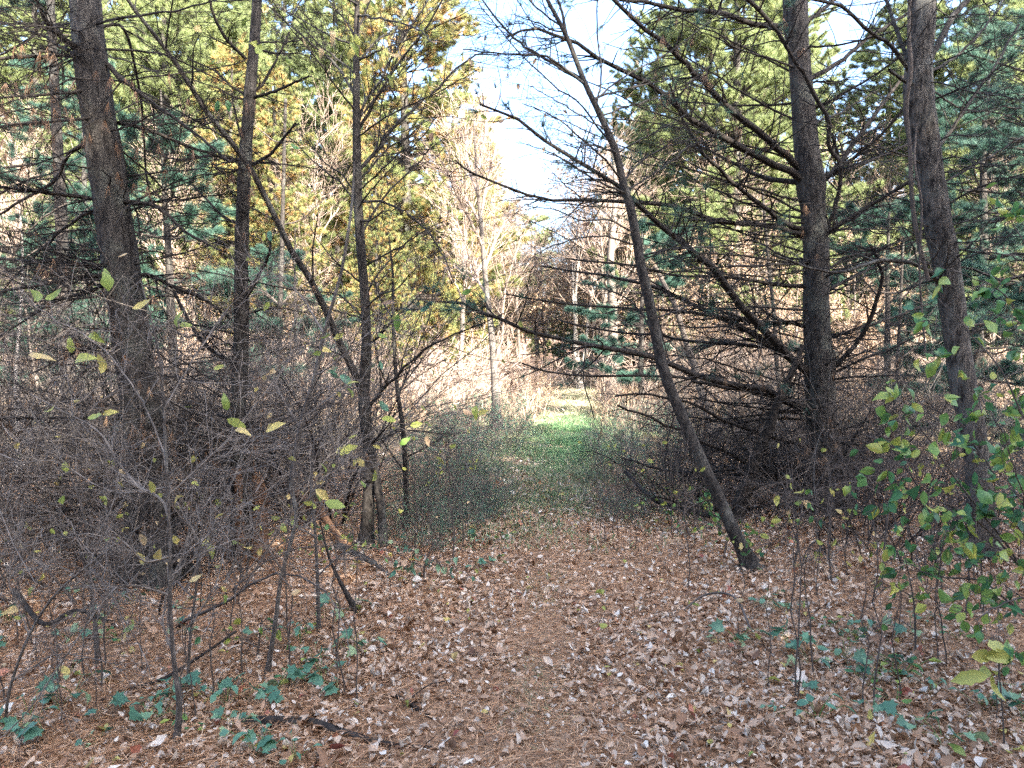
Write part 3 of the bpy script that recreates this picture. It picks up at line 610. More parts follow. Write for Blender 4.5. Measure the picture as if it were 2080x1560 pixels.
def limb(tr, pts, dY, w0, w1, n1=14, n2=26, mat='dead_bark', ln=(0.25, 0.8), name='branch', dead=0, needles=0, flat=0.5, Y0=None, amp=0.03, grav=-0.01, tmat=None, ang=(40, 75), n3=0, leaf=None):
    root, TP, TR, off = tr
    Y = Y0 if Y0 is not None else float(np.interp((pts[0][1]), [0, 1], [0, 0]) + TP[np.argmin(np.abs(TP[:, 2] - at(pts[0][0], pts[0][1], TP[0][1])[2])), 1])
    k = len(pts); pp = [(p[0], p[1], 0.85 * (w0 + (w1 - w0) * i / (k - 1))) for i, p in enumerate(pts)]
    P, R = path3(pp, Y, dY, 18); L = np.linalg.norm(np.diff(P, axis=0), axis=1).sum()
    P[1:-1] += 0.006 * L * rng.normal(size=(16, 3)) * 0.5
    n1 = int(n1 * 1.6); n2 = int(n2 * (0.9 if tr is globals().get('G') else 1.9)); n3 = int(n3 * (0.7 if tr is globals().get('G') else 1.9))
    mb = MB(); mb.add(*rough_tube(P, R, 8, amp))
    P1, R1 = spawn(P[None], R[None], n1, (0.12, 1.0), (ln[0] * min(1, L), ln[1] * min(1.3, L)), ang, 7, 0.13, grav, flat, 0.42, 0.0016, 0.008)
    P2, R2 = spawn(P1, R1, n2, (0.15, 1), (0.12, 0.45), (30, 65), 5, 0.15, -0.01, 0.6, 0.6, 0.0013, 0.004) if n1 else (P1, R1)
    mb.add(*tubes(P1, R1, 4))
    if n2: mb.add(*tubes(P2, R2, 3))
    if n3: mb.add(*tubes(*spawn(P2, R2, n3, (0.1, 1), (0.06, 0.25), (30, 65), 4, 0.15, 0, 0.8, 0.7, 0.001, 0.002), 3))
    o = mb.build(name, mat, root, off)
    src = np.concatenate([P2, P1[:, -5:]]) if n2 and n1 else (P1 if n1 else P[None])
    def pick(m, lo=1):
        i = rng.integers(0, len(src), m); k = rng.integers(lo, src.shape[1], m); return src[i, k], unit(src[i, k] - src[i, k - 1])
    if dead:
        q, d = pick(dead); nb = MB(); nb.add(*tufts(q, unit(0.15 * d + np.array([0, 0, -1.0])), 16, 0.11, 0.0028, 0.22, rng.random(dead), 0.1))
        nb.build('dead_needles', 'dead_needle', o, off, smooth=False)
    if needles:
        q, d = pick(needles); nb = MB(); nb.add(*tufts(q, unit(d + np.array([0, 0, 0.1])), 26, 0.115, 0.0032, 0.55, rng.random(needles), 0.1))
        nb.build('needles', 'shaded_needle', o, off, smooth=False)
    if leaf:
        m, mt, sz = leaf; q, d = pick(m); lb = MB(); dd = unit(d * 0.6 + rand_dirs(m) * 0.5 + np.array([0, 0, -0.55]))
        lb.add(*leaves(q, dd, rand_dirs(m), sz * rng.uniform(0.7, 1.25, m), rng.random(m), rng.uniform(0.5, 0.72, m) if mt == 'green_leaf' else rng.uniform(0.42, 0.58, m), 0.5, 0.3, 6))
        lb.build('leaves', mt, o, off)
    return P, R
def fine_limbs(tr, n, y0, y1, side, run=(180, 520), rise=(-0.55, 0.35), w=(5, 8), mat='dead_bark', n1=10, n2=22, **kw):
    root, TP, TR, off = tr; c = (TP - CAM) / np.maximum((TP - CAM)[:, 1:2], 0.1); d_ = c @ np.array([0, cp, -sp_]); px_ = 1040 + F * c[:, 0] / d_; py_ = 780 - F * (c @ np.array([0, sp_, cp])) / d_
    for k in range(n):
        py = rng.uniform(y0, y1); px = float(np.interp(py, py_[::-1], px_[::-1])); sg = side if side else rng.choice([-1, 1]); L = rng.uniform(*run); m = rng.uniform(*rise); b_ = rng.uniform(-0.12, 0.12)
        pts = [(px + sg * L * t, py + L * (m * t + b_ * t * t) + rng.normal() * 5 * (t > 0)) for t in (0, 0.25, 0.5, 0.75, 1.0)]
        limb(tr, pts, rng.uniform(-1.4, 1.0), rng.uniform(*w), 1.8, n1, n2, mat, n3=n2, Y0=float(TP[np.argmin(np.abs(py_ - py)), 1]), **kw)
def whorl_twigs(tr, n, tr_, mat='dead_bark', ln=(0.3, 1.0), n2=3, dead=0):
    """thin dead twigs growing straight out of the trunk"""
    root, TP, TR, off = tr; keep = TP[:, 2] < 5.5; P, R = TP[keep][None], TR[keep][None]
    P1, R1 = spawn(P, R, n, tr_, ln, (60, 100), 7, 0.12, -0.015, 1, 0.05, 0.002, 0.006, short=0.2)
    P2, R2 = spawn(P1, R1, n * n2, (0.1, 1), (0.12, 0.5), (30, 65), 5, 0.15, -0.01, 1, 0.6, 0.0013, 0.003)
    P3, R3 = spawn(P2, R2, n * n2, (0.1, 1), (0.06, 0.3), (30, 65), 4, 0.15, -0.01, 1, 0.6, 0.001, 0.002)
    mb = MB(); mb.add(*tubes(P1, R1, 4)); mb.add(*tubes(P2, R2, 3)); mb.add(*tubes(P3, R3, 3)); o = mb.build('crown', mat, root, off)
    if dead:
        i = rng.integers(0, len(P2), dead); k = rng.integers(1, 5, dead); nb = MB()
        nb.add(*tufts(P2[i, k], np.tile([0, 0, -1.0], (dead, 1)), 14, 0.11, 0.0026, 0.25, rng.random(dead), 0.1)); nb.build('dead_needles', 'dead_needle', o, off, smooth=False)
def upper_crown(tr, h0, h, rad, nt):
    """the living crown far above the frame"""
    root, TP, TR, off = tr; zs = TP[:, 2]; x = np.interp(h0, zs, TP[:, 0]); y = np.interp(h0, zs, TP[:, 1])
    t, bo, ne = pine(h - h0, 0.2, rad, nt, 14, 0.2, 0.02, 0.6, trunk=False)
    o = np.array([x, y, h0])
    for mb in (bo, ne): mb.V = [v + o for v in mb.V]
    bo.build('boughs', 'dead_bark', root, off, smooth=False); ne.build('crown', 'needle', root, off, smooth=False)

# --- big left pine
A = trunk_tree('pine_tree', 'thick brown pine trunk leaning left with bare whorled branches, left side', 'pine tree', 'pine_bark',
    [(316, 1192, 112), (308, 1120, 96), (302, 1000, 84), (288, 850, 82), (268, 690, 80), (242, 520, 78), (217, 350, 76), (193, 180, 71), (172, 0, 66), (160, -110, 62)], 5.1, 24, 60, 0.035, up=7.5)
for pts, dY, w0, w1, n1, n2, kw in [
    ([(190, 110), (148, 91), (100, 50), (70, -10)], -0.4, 20, 9, 12, 30, {}),
    ([(150, 100), (95, 45), (60, 78), (0, 112)], 0.4, 11, 5, 10, 20, {}),
    ([(185, 118), (140, 113), (60, 115), (-60, 122)], -0.5, 13, 8, 16, 40, dict(dead=26)),
    ([(165, 120), (80, 70), (0, 45), (-60, 30)], 0.6, 9, 5, 14, 30, dict(dead=10)),
    ([(215, 128), (265, 175), (320, 215), (405, 278), (470, 330)], -0.5, 15, 5, 18, 44, dict(dead=26)),
    ([(200, 60), (240, 50), (265, 95), (285, 190), (290, 260), (300, 370), (306, 410)], 0.9, 9, 4, 12, 24, {}),
    ([(215, 100), (330, 110), (420, 150), (500, 190)], 0.5, 7, 2, 12, 26, {}),
    ([(200, 180), (120, 190), (0, 198), (-60, 205)], -0.7, 9, 5, 18, 44, dict(dead=40)),
    ([(210, 240), (120, 245), (40, 252), (-40, 260)], -0.8, 9, 5, 18, 40, dict(dead=30)),
    ([(222, 248), (300, 262), (390, 300), (480, 325), (560, 330)], 0.5, 11, 4, 16, 36, {}),
    ([(185, 288), (140, 315), (110, 368), (50, 405), (-20, 450)], 0.6, 13, 6, 14, 30, {}),
    ([(215, 408), (150, 398), (70, 388), (-20, 378)], -0.3, 13, 8, 14, 34, {}),
    ([(225, 412), (220, 385), (224, 362), (205, 345)], -0.25, 9, 2, 3, 4, {}),
    ([(215, 415), (150, 450), (70, 520), (0, 600)], 0.5, 10, 4, 14, 34, {}),
    ([(240, 410), (300, 414), (345, 440), (380, 475), (450, 510)], -0.4, 14, 5, 14, 34, {}),
    ([(240, 300), (310, 360), (350, 410)], 0.4, 6, 3, 8, 16, {}),
    ([(250, 540), (200, 543), (120, 533), (-20, 525)], 0.5, 15, 8, 14, 30, {}),
    ([(245, 558), (170, 562), (90, 577), (-20, 598)], -0.5, 13, 8, 14, 34, {}),
    ([(250, 575), (180, 590), (100, 620), (-20, 695)], 0.4, 11, 5, 14, 34, {}),
    ([(255, 555), (310, 562), (350, 582), (420, 612), (470, 650)], 0.4, 13, 5, 14, 34, {}),
    ([(268, 708), (225, 706), (170, 708), (140, 722), (60, 760)], -0.6, 11, 5, 14, 34, dict(dead=12)),
    ([(285, 855), (230, 850), (120, 850), (-20, 848)], -0.3, 10, 8, 14, 34, dict(dead=14)),
    ([(300, 855), (350, 858), (420, 862), (520, 868)], 0.4, 9, 4, 14, 30, dict(dead=16)),
    ([(300, 975), (240, 960), (150, 965), (0, 985)], 0.6, 10, 5, 18, 40, dict(dead=10)),
    ([(300, 1030), (220, 1028), (120, 1040), (-20, 1052)], -0.4, 10, 6, 16, 40, {}),
    ([(305, 935), (370, 925), (450, 935), (470, 940)], -0.3, 8, 4, 10, 20, dict(dead=14)),
]:
    limb(A, pts, dY, w0, w1, n1, n2, n3=int(n2 * 1.2), **kw)
fine_limbs(A, 16, 40, 950, -1, (150, 320), (-0.4, 0.35)); fine_limbs(A, 14, 40, 950, 1, (150, 380), (-0.35, 0.5))
whorl_twigs(A, 80, (0.02, 0.6), dead=130)
upper_crown(A, 6.5, 13, 2.6, 2600)

# --- thinner trunk right of it, with peeling rotten base
B = trunk_tree('pine_tree', 'slim straight pine trunk with rust brown peeling base beside the left pine', 'pine tree', 'pine_bark',
    [(497, 1175, 52), (488, 1050, 40), (484, 920, 34), (486, 800, 32), (490, 680, 32), (490, 560, 29), (493, 440, 28), (499, 300, 26), (508, 190, 24), (519, 60, 21), (526, -90, 18)], 5.6, 16, 60, 0.04, up=4.5)
for pts, dY, w0, w1, n1, n2 in [
    ([(512, 185), (535, 170), (562, 120), (588, 65)], 0.3, 8, 4, 6, 12), ([(512, 198), (550, 188), (628, 155)], -0.3, 9, 5, 6, 10),
    ([(502, 195), (470, 175), (430, 140), (380, 120)], 0.3, 7, 3, 8, 14), ([(500, 120), (460, 80), (432, 25), (420, -40)], -0.3, 9, 6, 8, 16),
    ([(495, 300), (480, 240), (470, 190)], 0.2, 6, 4, 4, 8), ([(505, 340), (550, 312), (580, 275), (600, 250)], -0.4, 9, 5, 6, 12),
    ([(492, 330), (430, 318), (360, 325), (300, 300)], 0.4, 8, 3, 10, 20), ([(490, 455), (455, 440), (392, 376)], 0.3, 9, 5, 8, 14),
    ([(490, 620), (515, 580), (545, 520), (550, 480)], -0.3, 11, 5, 6, 12), ([(484, 745), (440, 720), (400, 680), (352, 590)], 0.3, 12, 8, 6, 12),
    ([(486, 880), (430, 870), (350, 865)], 0.3, 7, 3, 8, 16), ([(486, 945), (450, 938), (400, 925)], -0.3, 9, 6, 6, 12),
    ([(495, 640), (560, 625), (640, 640)], 0.4, 6, 2, 10, 20), ([(500, 330), (590, 335), (680, 350)], 0.5, 5, 2, 8, 16)]:
    limb(B, pts, dY, w0, w1, n1, n2, n3=n2)
fine_limbs(B, 12, 60, 900, 0, (100, 260), (-0.7, 0.3), (4, 6))
whorl_twigs(B, 46, (0.02, 0.7), dead=60)
mb = MB()
V, Fc = rough_tube(*[a for a in path3([(494, 1165, 26), (486, 1050, 20), (481, 950, 14)], 5.5, 0, 14)], 9, 0.18); mb.add(V, Fc); mb.build('peeling_bark', 'rotten_wood', B[0], B[3])
S_ = trunk_tree('tree_stump', 'short broken brown stump beside the slim peeling pine trunk', 'tree stump', 'rotten_wood', [(524, 1165, 44), (525, 1090, 36), (526, 1010, 32), (522, 965, 20)], 5.6, 14, 26, 0.12)
limb(S_, [(522, 985), (519, 960), (514, 935)], 0, 9, 2, 0, 0, 'rotten_wood', name='splinter')

# --- forked sapling left of the trail
C = trunk_tree('forked_sapling', 'dark forked sapling with straight upright stem just left of the trail', 'sapling', 'sapling_bark',
    [(743, 1118, 26), (748, 1020, 25), (750, 920, 25), (742, 840, 25), (739, 790, 24), (744, 700, 21), (741, 600, 19), (733, 505, 19), (727, 400, 18), (724, 250, 16), (724, 120, 13), (726, 0, 10), (730, -150, 7)], 6.1, 12, 60, 0.03)
limb(C, [(738, 810), (722, 770), (695, 705), (650, 612), (602, 528), (555, 436), (488, 316), (450, 268), (407, 209), (364, 145), (310, 65), (256, -5), (220, -70)], -1.3, 19, 9, 12, 24, 'sapling_bark', (0.5, 1.2), 'leaning_stem', tmat='x')
limb(C, [(750, 880), (760, 940), (774, 1040), (784, 1176)], -0.12, 12, 26, 0, 0, 'sapling_bark', name='side_stem')
for pts, dY, w0, w1, n1, n2 in [
    ([(727, 250), (740, 210), (775, 160), (800, 108), (870, 0), (900, -60)], 0.3, 8, 3, 10, 20), ([(728, 345), (770, 300), (808, 250), (892, 175), (960, 116), (1010, 112)], 0.5, 10, 3, 16, 36),
    ([(730, 260), (770, 190), (805, 135), (858, 67), (910, -20)], -0.4, 8, 3, 10, 24), ([(733, 410), (790, 414), (858, 458), (902, 525), (925, 580)], -0.6, 7, 2, 10, 20),
    ([(724, 205), (705, 165), (680, 130), (600, 60), (540, 10)], 0.4, 8, 3, 10, 24), ([(725, 80), (700, 40), (650, -20)], 0.3, 6, 3, 6, 12), ([(725, 60), (745, 20), (765, -40)], 0.3, 5, 3, 6, 12),
    ([(748, 830), (792, 776), (872, 705), (960, 665), (1040, 630)], -0.7, 9, 2, 14, 36), ([(745, 700), (765, 688), (798, 651), (830, 620), (870, 585)], -0.4, 7, 2, 8, 18),
    ([(742, 600), (765, 560), (800, 520), (850, 470)], 0.4, 6, 2, 8, 18), ([(728, 420), (690, 370), (640, 330), (560, 250)], 0.4, 6, 2, 10, 22),
    ([(752, 900), (820, 875), (900, 880)], 0.4, 5, 2, 8, 16), ([(730, 480), (780, 400), (850, 330), (880, 290)], 0.3, 6, 2, 10, 22), ([(742, 650), (690, 600), (640, 590), (590, 560)], 0.3, 5, 2, 8, 18)]:
    limb(C, pts, dY, w0, w1, n1, n2, 'sapling_bark', (0.3, 0.9), flat=1.0, grav=0.03, n3=n2, ang=(25, 55), leaf=(5, 'yellow_leaf', 0.055))
fine_limbs(C, 16, 20, 760, 0, (80, 260), (-1.4, -0.3), (4, 6), 'sapling_bark', flat=1.0, ang=(18, 45), grav=0.03)
limb(C, [(727, 30), (780, 40), (850, 60), (880, 90)], -1.5, 6, 2, 10, 20, 'sapling_bark', leaf=(30, 'yellow_leaf', 0.075), n3=10, name='leafy_branch')
limb(C, [(727, 10), (650, -30), (590, 30), (560, 70)], -1.6, 6, 2, 10, 20, 'sapling_bark', leaf=(30, 'yellow_leaf', 0.075), n3=10, name='leafy_branch')

def leaf_part(tr, px, py, Lp, ang, tint, Y, mat='yellow_leaf', w=0.46):
    root, _, _, off = tr; a = math.radians(ang); p = at(px, py, Y); L = Lp / F * Y
    d = np.array([[math.cos(a), rng.normal() * 0.3, math.sin(a)]]); nr = np.array([[0.3 * rng.normal(), -1.0, 0.7 + 0.3 * rng.normal()]])
    mb = MB(); mb.add(*leaves(p[None] - unit(d) * L * 0.5, d, nr, L, np.array([tint]), w, 0.35, 0.2, 9, 0.42)); return mb.build('leaf', mat, root, off)
for px, py, Lp, ang, t, mt in [(807, 656, 38, -95, 0.6, 'green_leaf'), (790, 616, 38, -5, 0.3, 'brown_leaf'), (778, 684, 26, -30, 0.75, 'green_leaf'), (868, 628, 30, 30, 0.2, 'teal_leaf'), (858, 714, 38, 25, 0.6, 'brown_leaf'), (703, 772, 34, -40, 0.5, 'teal_leaf'), (678, 760, 24, -50, 0.4, 'teal_leaf'), (773, 745, 24, -80, 0.6, 'teal_leaf'), (780, 826, 30, -50, 0.4, 'teal_leaf'), (966, 838, 30, -90, 0.85, 'green_leaf'), (950, 838, 24, -30, 0.5, 'brown_leaf'), (982, 838, 24, 30, 0.6, 'yellow_leaf'), (846, 862, 26, 10, 0.85, 'green_leaf'), (790, 852, 34, -10, 0.9, 'green_leaf'), (705, 914, 46, 10, 0.35, 'yellow_leaf'), (868, 896, 24, -80, 0.7, 'brown_leaf'), (822, 896, 26, 40, 0.6, 'green_leaf'), (948, 594, 22, 15, 0.6, 'green_leaf'), (765, 966, 26, 60, 0.3, 'yellow_leaf'), (690, 684, 28, 20, 0.5, 'yellow_leaf'), (660, 712, 28, -10, 0.8, 'yellow_leaf'), (585, 577, 24, -20, 0.3, 'teal_leaf'), (548, 480, 24, -80, 0.3, 'teal_leaf'), (440, 215, 24, -100, 0.3, 'green_leaf'), (464, 215, 24, -80, 0.3, 'green_leaf'), (876, 278, 22, -85, 0.1, 'brown_leaf'), (600, 300, 22, -40, 0.4, 'green_leaf')]:
    leaf_part(C, px, py, Lp, ang, t, 5.5 + rng.uniform(-0.5, 0.5), mt)

E = trunk_tree('sapling', 'pencil thin straight sapling right of the forked sapling', 'sapling', 'sapling_bark', [(822, 1085, 11), (825, 1000, 10), (819, 880, 10), (806, 780, 8), (799, 660, 7), (798, 560, 5), (790, 480, 3)], 6.6, 8, 40, 0.02)
for pts in ([(806, 800), (850, 740), (880, 700)], [(822, 960), (780, 900), (750, 850)], [(822, 930), (880, 900), (920, 870)], [(799, 650), (770, 600), (760, 560)]):
    limb(E, pts, rng.uniform(-.4, .4), 5, 2, 6, 12, 'sapling_bark', n3=10, leaf=(3, 'yellow_leaf', 0.06))

# --- leaning sapling right of the trail
Fs = trunk_tree('leaning_sapling', 'dark slender sapling leaning left across the right side of the trail', 'sapling', 'sapling_bark',
    [(a_, b_, w_ * 0.84) for a_, b_, w_ in [(1534, 1172, 50), (1516, 1130, 34), (1488, 1075, 31), (1455, 1000, 30), (1424, 935, 29), (1400, 880, 28), (1368, 805, 27), (1345, 740, 27), (1330, 670, 26), (1316, 600, 25), (1302, 540, 24), (1294, 490, 22), (1281, 425, 21), (1265, 370, 19), (1249, 303, 17), (1215, 225, 15), (1188, 168, 13), (1151, 74, 11), (1112, 0, 9), (1075, -80, 7)]], 5.3, 14, 70, 0.02)
for pts, dY, w0, w1, n1, n2 in [
    ([(1212, 215), (1222, 150), (1212, 60), (1215, -20)], 0.3, 5, 3, 6, 12), ([(1152, 78), (1140, 20), (1120, -40)], 0.2, 8, 5, 4, 8), ([(1188, 168), (1110, 120), (1040, 75), (980, 0)], 0.4, 8, 4, 12, 26),
    ([(1192, 175), (1120, 120), (1078, 112), (1010, 108), (940, 100)], -0.3, 7, 3, 12, 26), ([(1245, 300), (1180, 215), (1110, 160), (1020, 70), (970, 0)], 0.5, 5, 2, 10, 24),
    ([(1265, 372), (1300, 330), (1350, 300), (1420, 280)], 0.4, 6, 2, 8, 16), ([(1262, 365), (1222, 318), (1130, 240), (1060, 210)], -0.5, 6, 2, 10, 22), ([(1296, 500), (1220, 480), (1120, 500), (1060, 540)], -0.6, 5, 2, 10, 22),
    ([(1330, 680), (1290, 620), (1240, 590), (1160, 570)], 0.4, 5, 2, 10, 20), ([(1345, 745), (1390, 720), (1430, 690)], 0.3, 5, 2, 6, 12)]:
    limb(Fs, pts, dY, w0, w1, n1, n2, 'sapling_bark', (0.25, 0.8), flat=1.0, n3=n2, ang=(25, 60), leaf=(3, 'brown_leaf', 0.05))
fine_limbs(Fs, 14, 30, 700, 0, (90, 300), (-0.9, -0.1), (4, 6), 'sapling_bark', flat=1.0, ang=(20, 50))
mb = MB(); n = 40; q = Fs[1][rng.integers(1, 9, n)] + 0.05 * rng.normal(size=(n, 3)); mb.add(*leaves(q, rand_dirs(n), rand_dirs(n), 0.05, rng.random(n) * 0.7, 0.6)); mb.build('basal_leaves', 'green_leaf', Fs[0], Fs[3])

# --- big right pine
G = trunk_tree('pine_tree', 'big pine trunk right of the trail with long bare branches and sunlit flank', 'pine tree', 'pine_bark',
    [(a_, b_, w_ * 0.9) for a_, b_, w_ in [(1680, 1045, 100), (1677, 1000, 80), (1673, 940, 70), (1669, 857, 67), (1666, 790, 66), (1665, 745, 72), (1660, 690, 63), (1659, 620, 61), (1658, 554, 60), (1656, 500, 60), (1652, 430, 57), (1648, 375, 66), (1638, 303, 57), (1630, 202, 53), (1623, 110, 48), (1618, 60, 54), (1615, 0, 55), (1608, -110, 50)]], 7.3, 24, 80, 0.035, up=7.5)
for pts, dY, w0, w1, n1, n2, kw in [
    ([(1605, 57), (1540, 50), (1470, 30), (1380, 18), (1290, 0), (1200, -10)], -0.8, 16, 6, 22, 60, dict(dead=20, needles=50)),
    ([(1703, 325), (1683, 290), (1686, 250), (1660, 200), (1622, 135), (1600, 100), (1568, 50), (1520, 0), (1490, -40)], -0.5, 11, 10, 14, 30, dict(Y0=6.9)),
    ([(1628, 345), (1590, 310), (1542, 269), (1464, 202), (1414, 151), (1380, 118), (1330, 74), (1245, -2)], -1.0, 19, 9, 26, 70, dict(dead=30)),
    ([(1635, 372), (1575, 335), (1515, 303), (1447, 266), (1390, 232), (1340, 182), (1245, 135), (1161, 84), (1087, 57), (1030, 75)], -1.3, 20, 5, 34, 90, dict(dead=24, needles=60)),
    ([(1630, 370), (1575, 366), (1531, 353), (1481, 327), (1430, 300), (1400, 296)], 0.7, 15, 4, 16, 40, dict(dead=14)),
    ([(1640, 468), (1605, 458), (1568, 434), (1521, 397), (1467, 350), (1430, 310), (1390, 250), (1360, 170)], -0.9, 15, 5, 24, 60, dict(dead=24)),
    ([(1640, 478), (1590, 466), (1541, 454), (1467, 448), (1380, 420), (1262, 410), (1161, 407), (1060, 394), (959, 350), (925, 325)], -1.2, 15, 4, 34, 80, dict(needles=0)),
    ([(1655, 765), (1620, 740), (1575, 695), (1515, 634), (1464, 570), (1417, 520), (1390, 500), (1296, 417), (1228, 353), (1114, 286), (1027, 232), (975, 212)], -1.6, 24, 5, 44, 110, dict(needles=170)),
    ([(1605, 728), (1560, 700), (1525, 675), (1447, 638), (1380, 605), (1300, 575), (1200, 555), (1100, 540)], 0.4, 17, 4, 26, 70, dict(Y0=7.2)),
    ([(1650, 665), (1600, 658), (1548, 655), (1464, 645), (1380, 634), (1312, 631), (1161, 618), (1027, 597)], -0.6, 12, 4, 26, 70, {}),
    ([(1650, 580), (1595, 580), (1535, 570), (1481, 564), (1380, 560), (1280, 540), (1150, 525)], -0.4, 11, 4, 24, 60, {}),
    ([(1650, 712), (1562, 705), (1464, 698), (1390, 692), (1340, 680), (1250, 675), (1130, 648)], 0.6, 11, 4, 24, 60, {}),
    ([(1665, 845), (1610, 818), (1562, 796), (1481, 776), (1385, 750), (1326, 729), (1161, 692), (1060, 665), (976, 634), (890, 612)], -1.9, 21, 6, 34, 90, dict(needles=70, dead=20)),
    ([(1668, 845), (1620, 824), (1582, 810), (1498, 790), (1424, 780), (1390, 766), (1250, 762), (1161, 760), (1060, 738)], -0.8, 12, 4, 26, 60, {}),
    ([(1668, 915), (1620, 900), (1568, 890), (1515, 873), (1447, 840), (1390, 815), (1300, 800), (1250, 805)], -0.8, 13, 4, 22, 60, {}),
    ([(1660, 1010), (1610, 990), (1568, 970), (1515, 940), (1474, 917), (1380, 875), (1310, 842), (1255, 823)], -0.7, 14, 5, 22, 60, {}),
    ([(1665, 960), (1580, 945), (1480, 955), (1380, 960), (1260, 930)], 0.6, 10, 4, 22, 60, {}),
    ([(1665, 1030), (1590, 1020), (1480, 1040), (1380, 1020), (1290, 1000)], -0.3, 9, 4, 20, 60, {}),
    ([(1640, 165), (1717, 118), (1767, 74), (1811, 47), (1860, 15)], 0.7, 12, 7, 10, 24, {}),
    ([(1625, 55), (1650, 36), (1700, -5), (1730, -30)], 0.6, 12, 8, 6, 12, {}),
    ([(1640, 225), (1670, 213), (1734, 178), (1784, 148), (1840, 108)], -0.4, 9, 4, 12, 26, {}),
    ([(1670, 365), (1700, 337), (1760, 256), (1794, 209), (1840, 150)], 0.5, 13, 8, 14, 34, dict(dead=14)),
    ([(1672, 368), (1703, 345), (1784, 279), (1850, 205)], -0.4, 11, 6, 14, 30, {}),
    ([(1668, 370), (1690, 355), (1801, 313), (1870, 280)], 0.8, 10, 6, 14, 30, {}),
    ([(1660, 482), (1683, 471), (1750, 428), (1818, 387), (1880, 350)], -0.5, 14, 8, 14, 34, {}),
    ([(1675, 470), (1690, 440), (1707, 370), (1703, 320), (1690, 270)], -0.3, 13, 8, 10, 20, {}),
    ([(1675, 760), (1700, 740), (1750, 685), (1777, 621), (1791, 570), (1784, 533), (1770, 500)], -0.5, 14, 8, 10, 24, {}),
    ([(1665, 600), (1700, 580), (1750, 555), (1794, 533)], 0.5, 11, 6, 10, 24, {}),
    ([(1670, 690), (1693, 682), (1784, 655), (1885, 618)], 0.6, 10, 5, 16, 40, {}),
    ([(1675, 900), (1740, 880), (1800, 840), (1860, 830)], 0.7, 8, 4, 12, 30, {}),
    ([(1675, 960), (1710, 930), (1740, 880), (1760, 850)], -0.4, 9, 5, 8, 18, {}),
]:
    limb(G, pts, dY, w0, w1, n1, n2, n3=int(n2 * 1.2), **kw)
fine_limbs(G, 26, 120, 960, -1, (220, 620), (-0.5, 0.08), (5, 8), n1=9, n2=14); fine_limbs(G, 14, 60, 950, 1, (120, 330), (-0.7, 0.1), (5, 8))
whorl_twigs(G, 90, (0.02, 0.6), dead=60)
upper_crown(G, 7.5, 15, 2.8, 2800)
D_ = trunk_tree('dead_snag', 'dark crooked dead stem leaning against the big right pine', 'dead tree', 'dead_bark', [(1490, 1062, 30), (1512, 1000, 26), (1535, 930, 22), (1562, 873, 22), (1582, 810, 16), (1612, 750, 12), (1630, 700, 9)], 6.9, 10, 40, 0.10)
limb(D_, [(1540, 935), (1500, 900), (1480, 850)], 0.3, 7, 3, 6, 12)

# --- grey ash at the right
H = trunk_tree('ash_tree', 'grey ridged ash trunk standing behind the green bush at the right', 'tree', 'ash_bark',
    [(2000, 1140, 72), (1996, 1080, 62), (1985, 960, 54), (1973, 857, 56), (1959, 789, 57), (1942, 688, 55), (1932, 604, 56), (1919, 515, 58), (1905, 454, 60), (1895, 387, 57), (1882, 303, 56), (1872, 236, 62), (1866, 168, 60), (1868, 101, 54), (1875, 0, 55), (1880, -110, 52)], 5.7, 24, 70, 0.03, up=6.0)
for pts, dY, w0, w1, n1, n2 in [
    ([(1855, 150), (1838, 110), (1825, 70), (1797, -10)], 0.3, 12, 9, 4, 8), ([(1858, 165), (1830, 120), (1801, 87), (1760, 60), (1717, 17), (1660, 0), (1600, -10)], -0.5, 12, 7, 8, 16),
    ([(1885, 125), (1912, 80), (1935, 34), (1966, 0), (1990, -40)], 0.3, 18, 13, 6, 12), ([(1862, 175), (1830, 160), (1806, 142)], -0.3, 10, 8, 0, 0),
    ([(1895, 310), (1949, 242), (1986, 185), (2020, 135), (2070, 50)], 0.5, 10, 6, 12, 26), ([(1930, 600), (1898, 564), (1851, 533), (1794, 530), (1750, 540), (1703, 552), (1650, 544), (1570, 518)], -0.6, 13, 6, 10, 20),
    ([(1900, 380), (1990, 330), (2090, 270)], 0.6, 7, 4, 14, 34), ([(1900, 200), (2000, 160), (2090, 110)], -0.5, 6, 3, 14, 34), ([(1945, 700), (2000, 660), (2060, 640)], 0.4, 7, 3, 8, 16),
    ([(1880, 150), (1960, 100), (2020, 30), (2050, -20)], 0.8, 8, 4, 12, 26), ([(1915, 420), (1990, 380), (2090, 350)], -0.5, 7, 3, 14, 30), ([(1890, 180), (1950, 220), (2030, 230), (2090, 260)], 0.6, 6, 3, 12, 26)]:
    limb(H, pts, dY, w0, w1, n1, n2, 'sapling_bark', (0.3, 0.9), flat=0.8, n3=n2)
fine_limbs(H, 12, 40, 600, 1, (120, 260), (-0.6, 0.15), (4, 6), 'sapling_bark'); fine_limbs(H, 6, 40, 500, -1, (100, 260), (-0.6, 0.1), (4, 6), 'sapling_bark')
P, R = path3([(1885, 570, 9), (1862, 470, 10), (1851, 380, 10), (1848, 300, 9), (1840, 220, 11), (1850, 140, 10), (1846, 60, 8), (1850, -60, 7)], 5.45, 0.0, 40)
mb = MB(); mb.add(*rough_tube(P, R, 8, 0.08)); P2, R2 = path3([(1880, 720, 4), (1868, 560, 5), (1872, 420, 5), (1858, 330, 5), (1862, 250, 4)], 5.42, 0, 30); mb.add(*rough_tube(P2, R2, 6, 0.05))
vo = mb.build('hanging_vine', 'twig', None); tag(vo, 'thick bare vine climbing up the left edge of the ash trunk', 'vine')

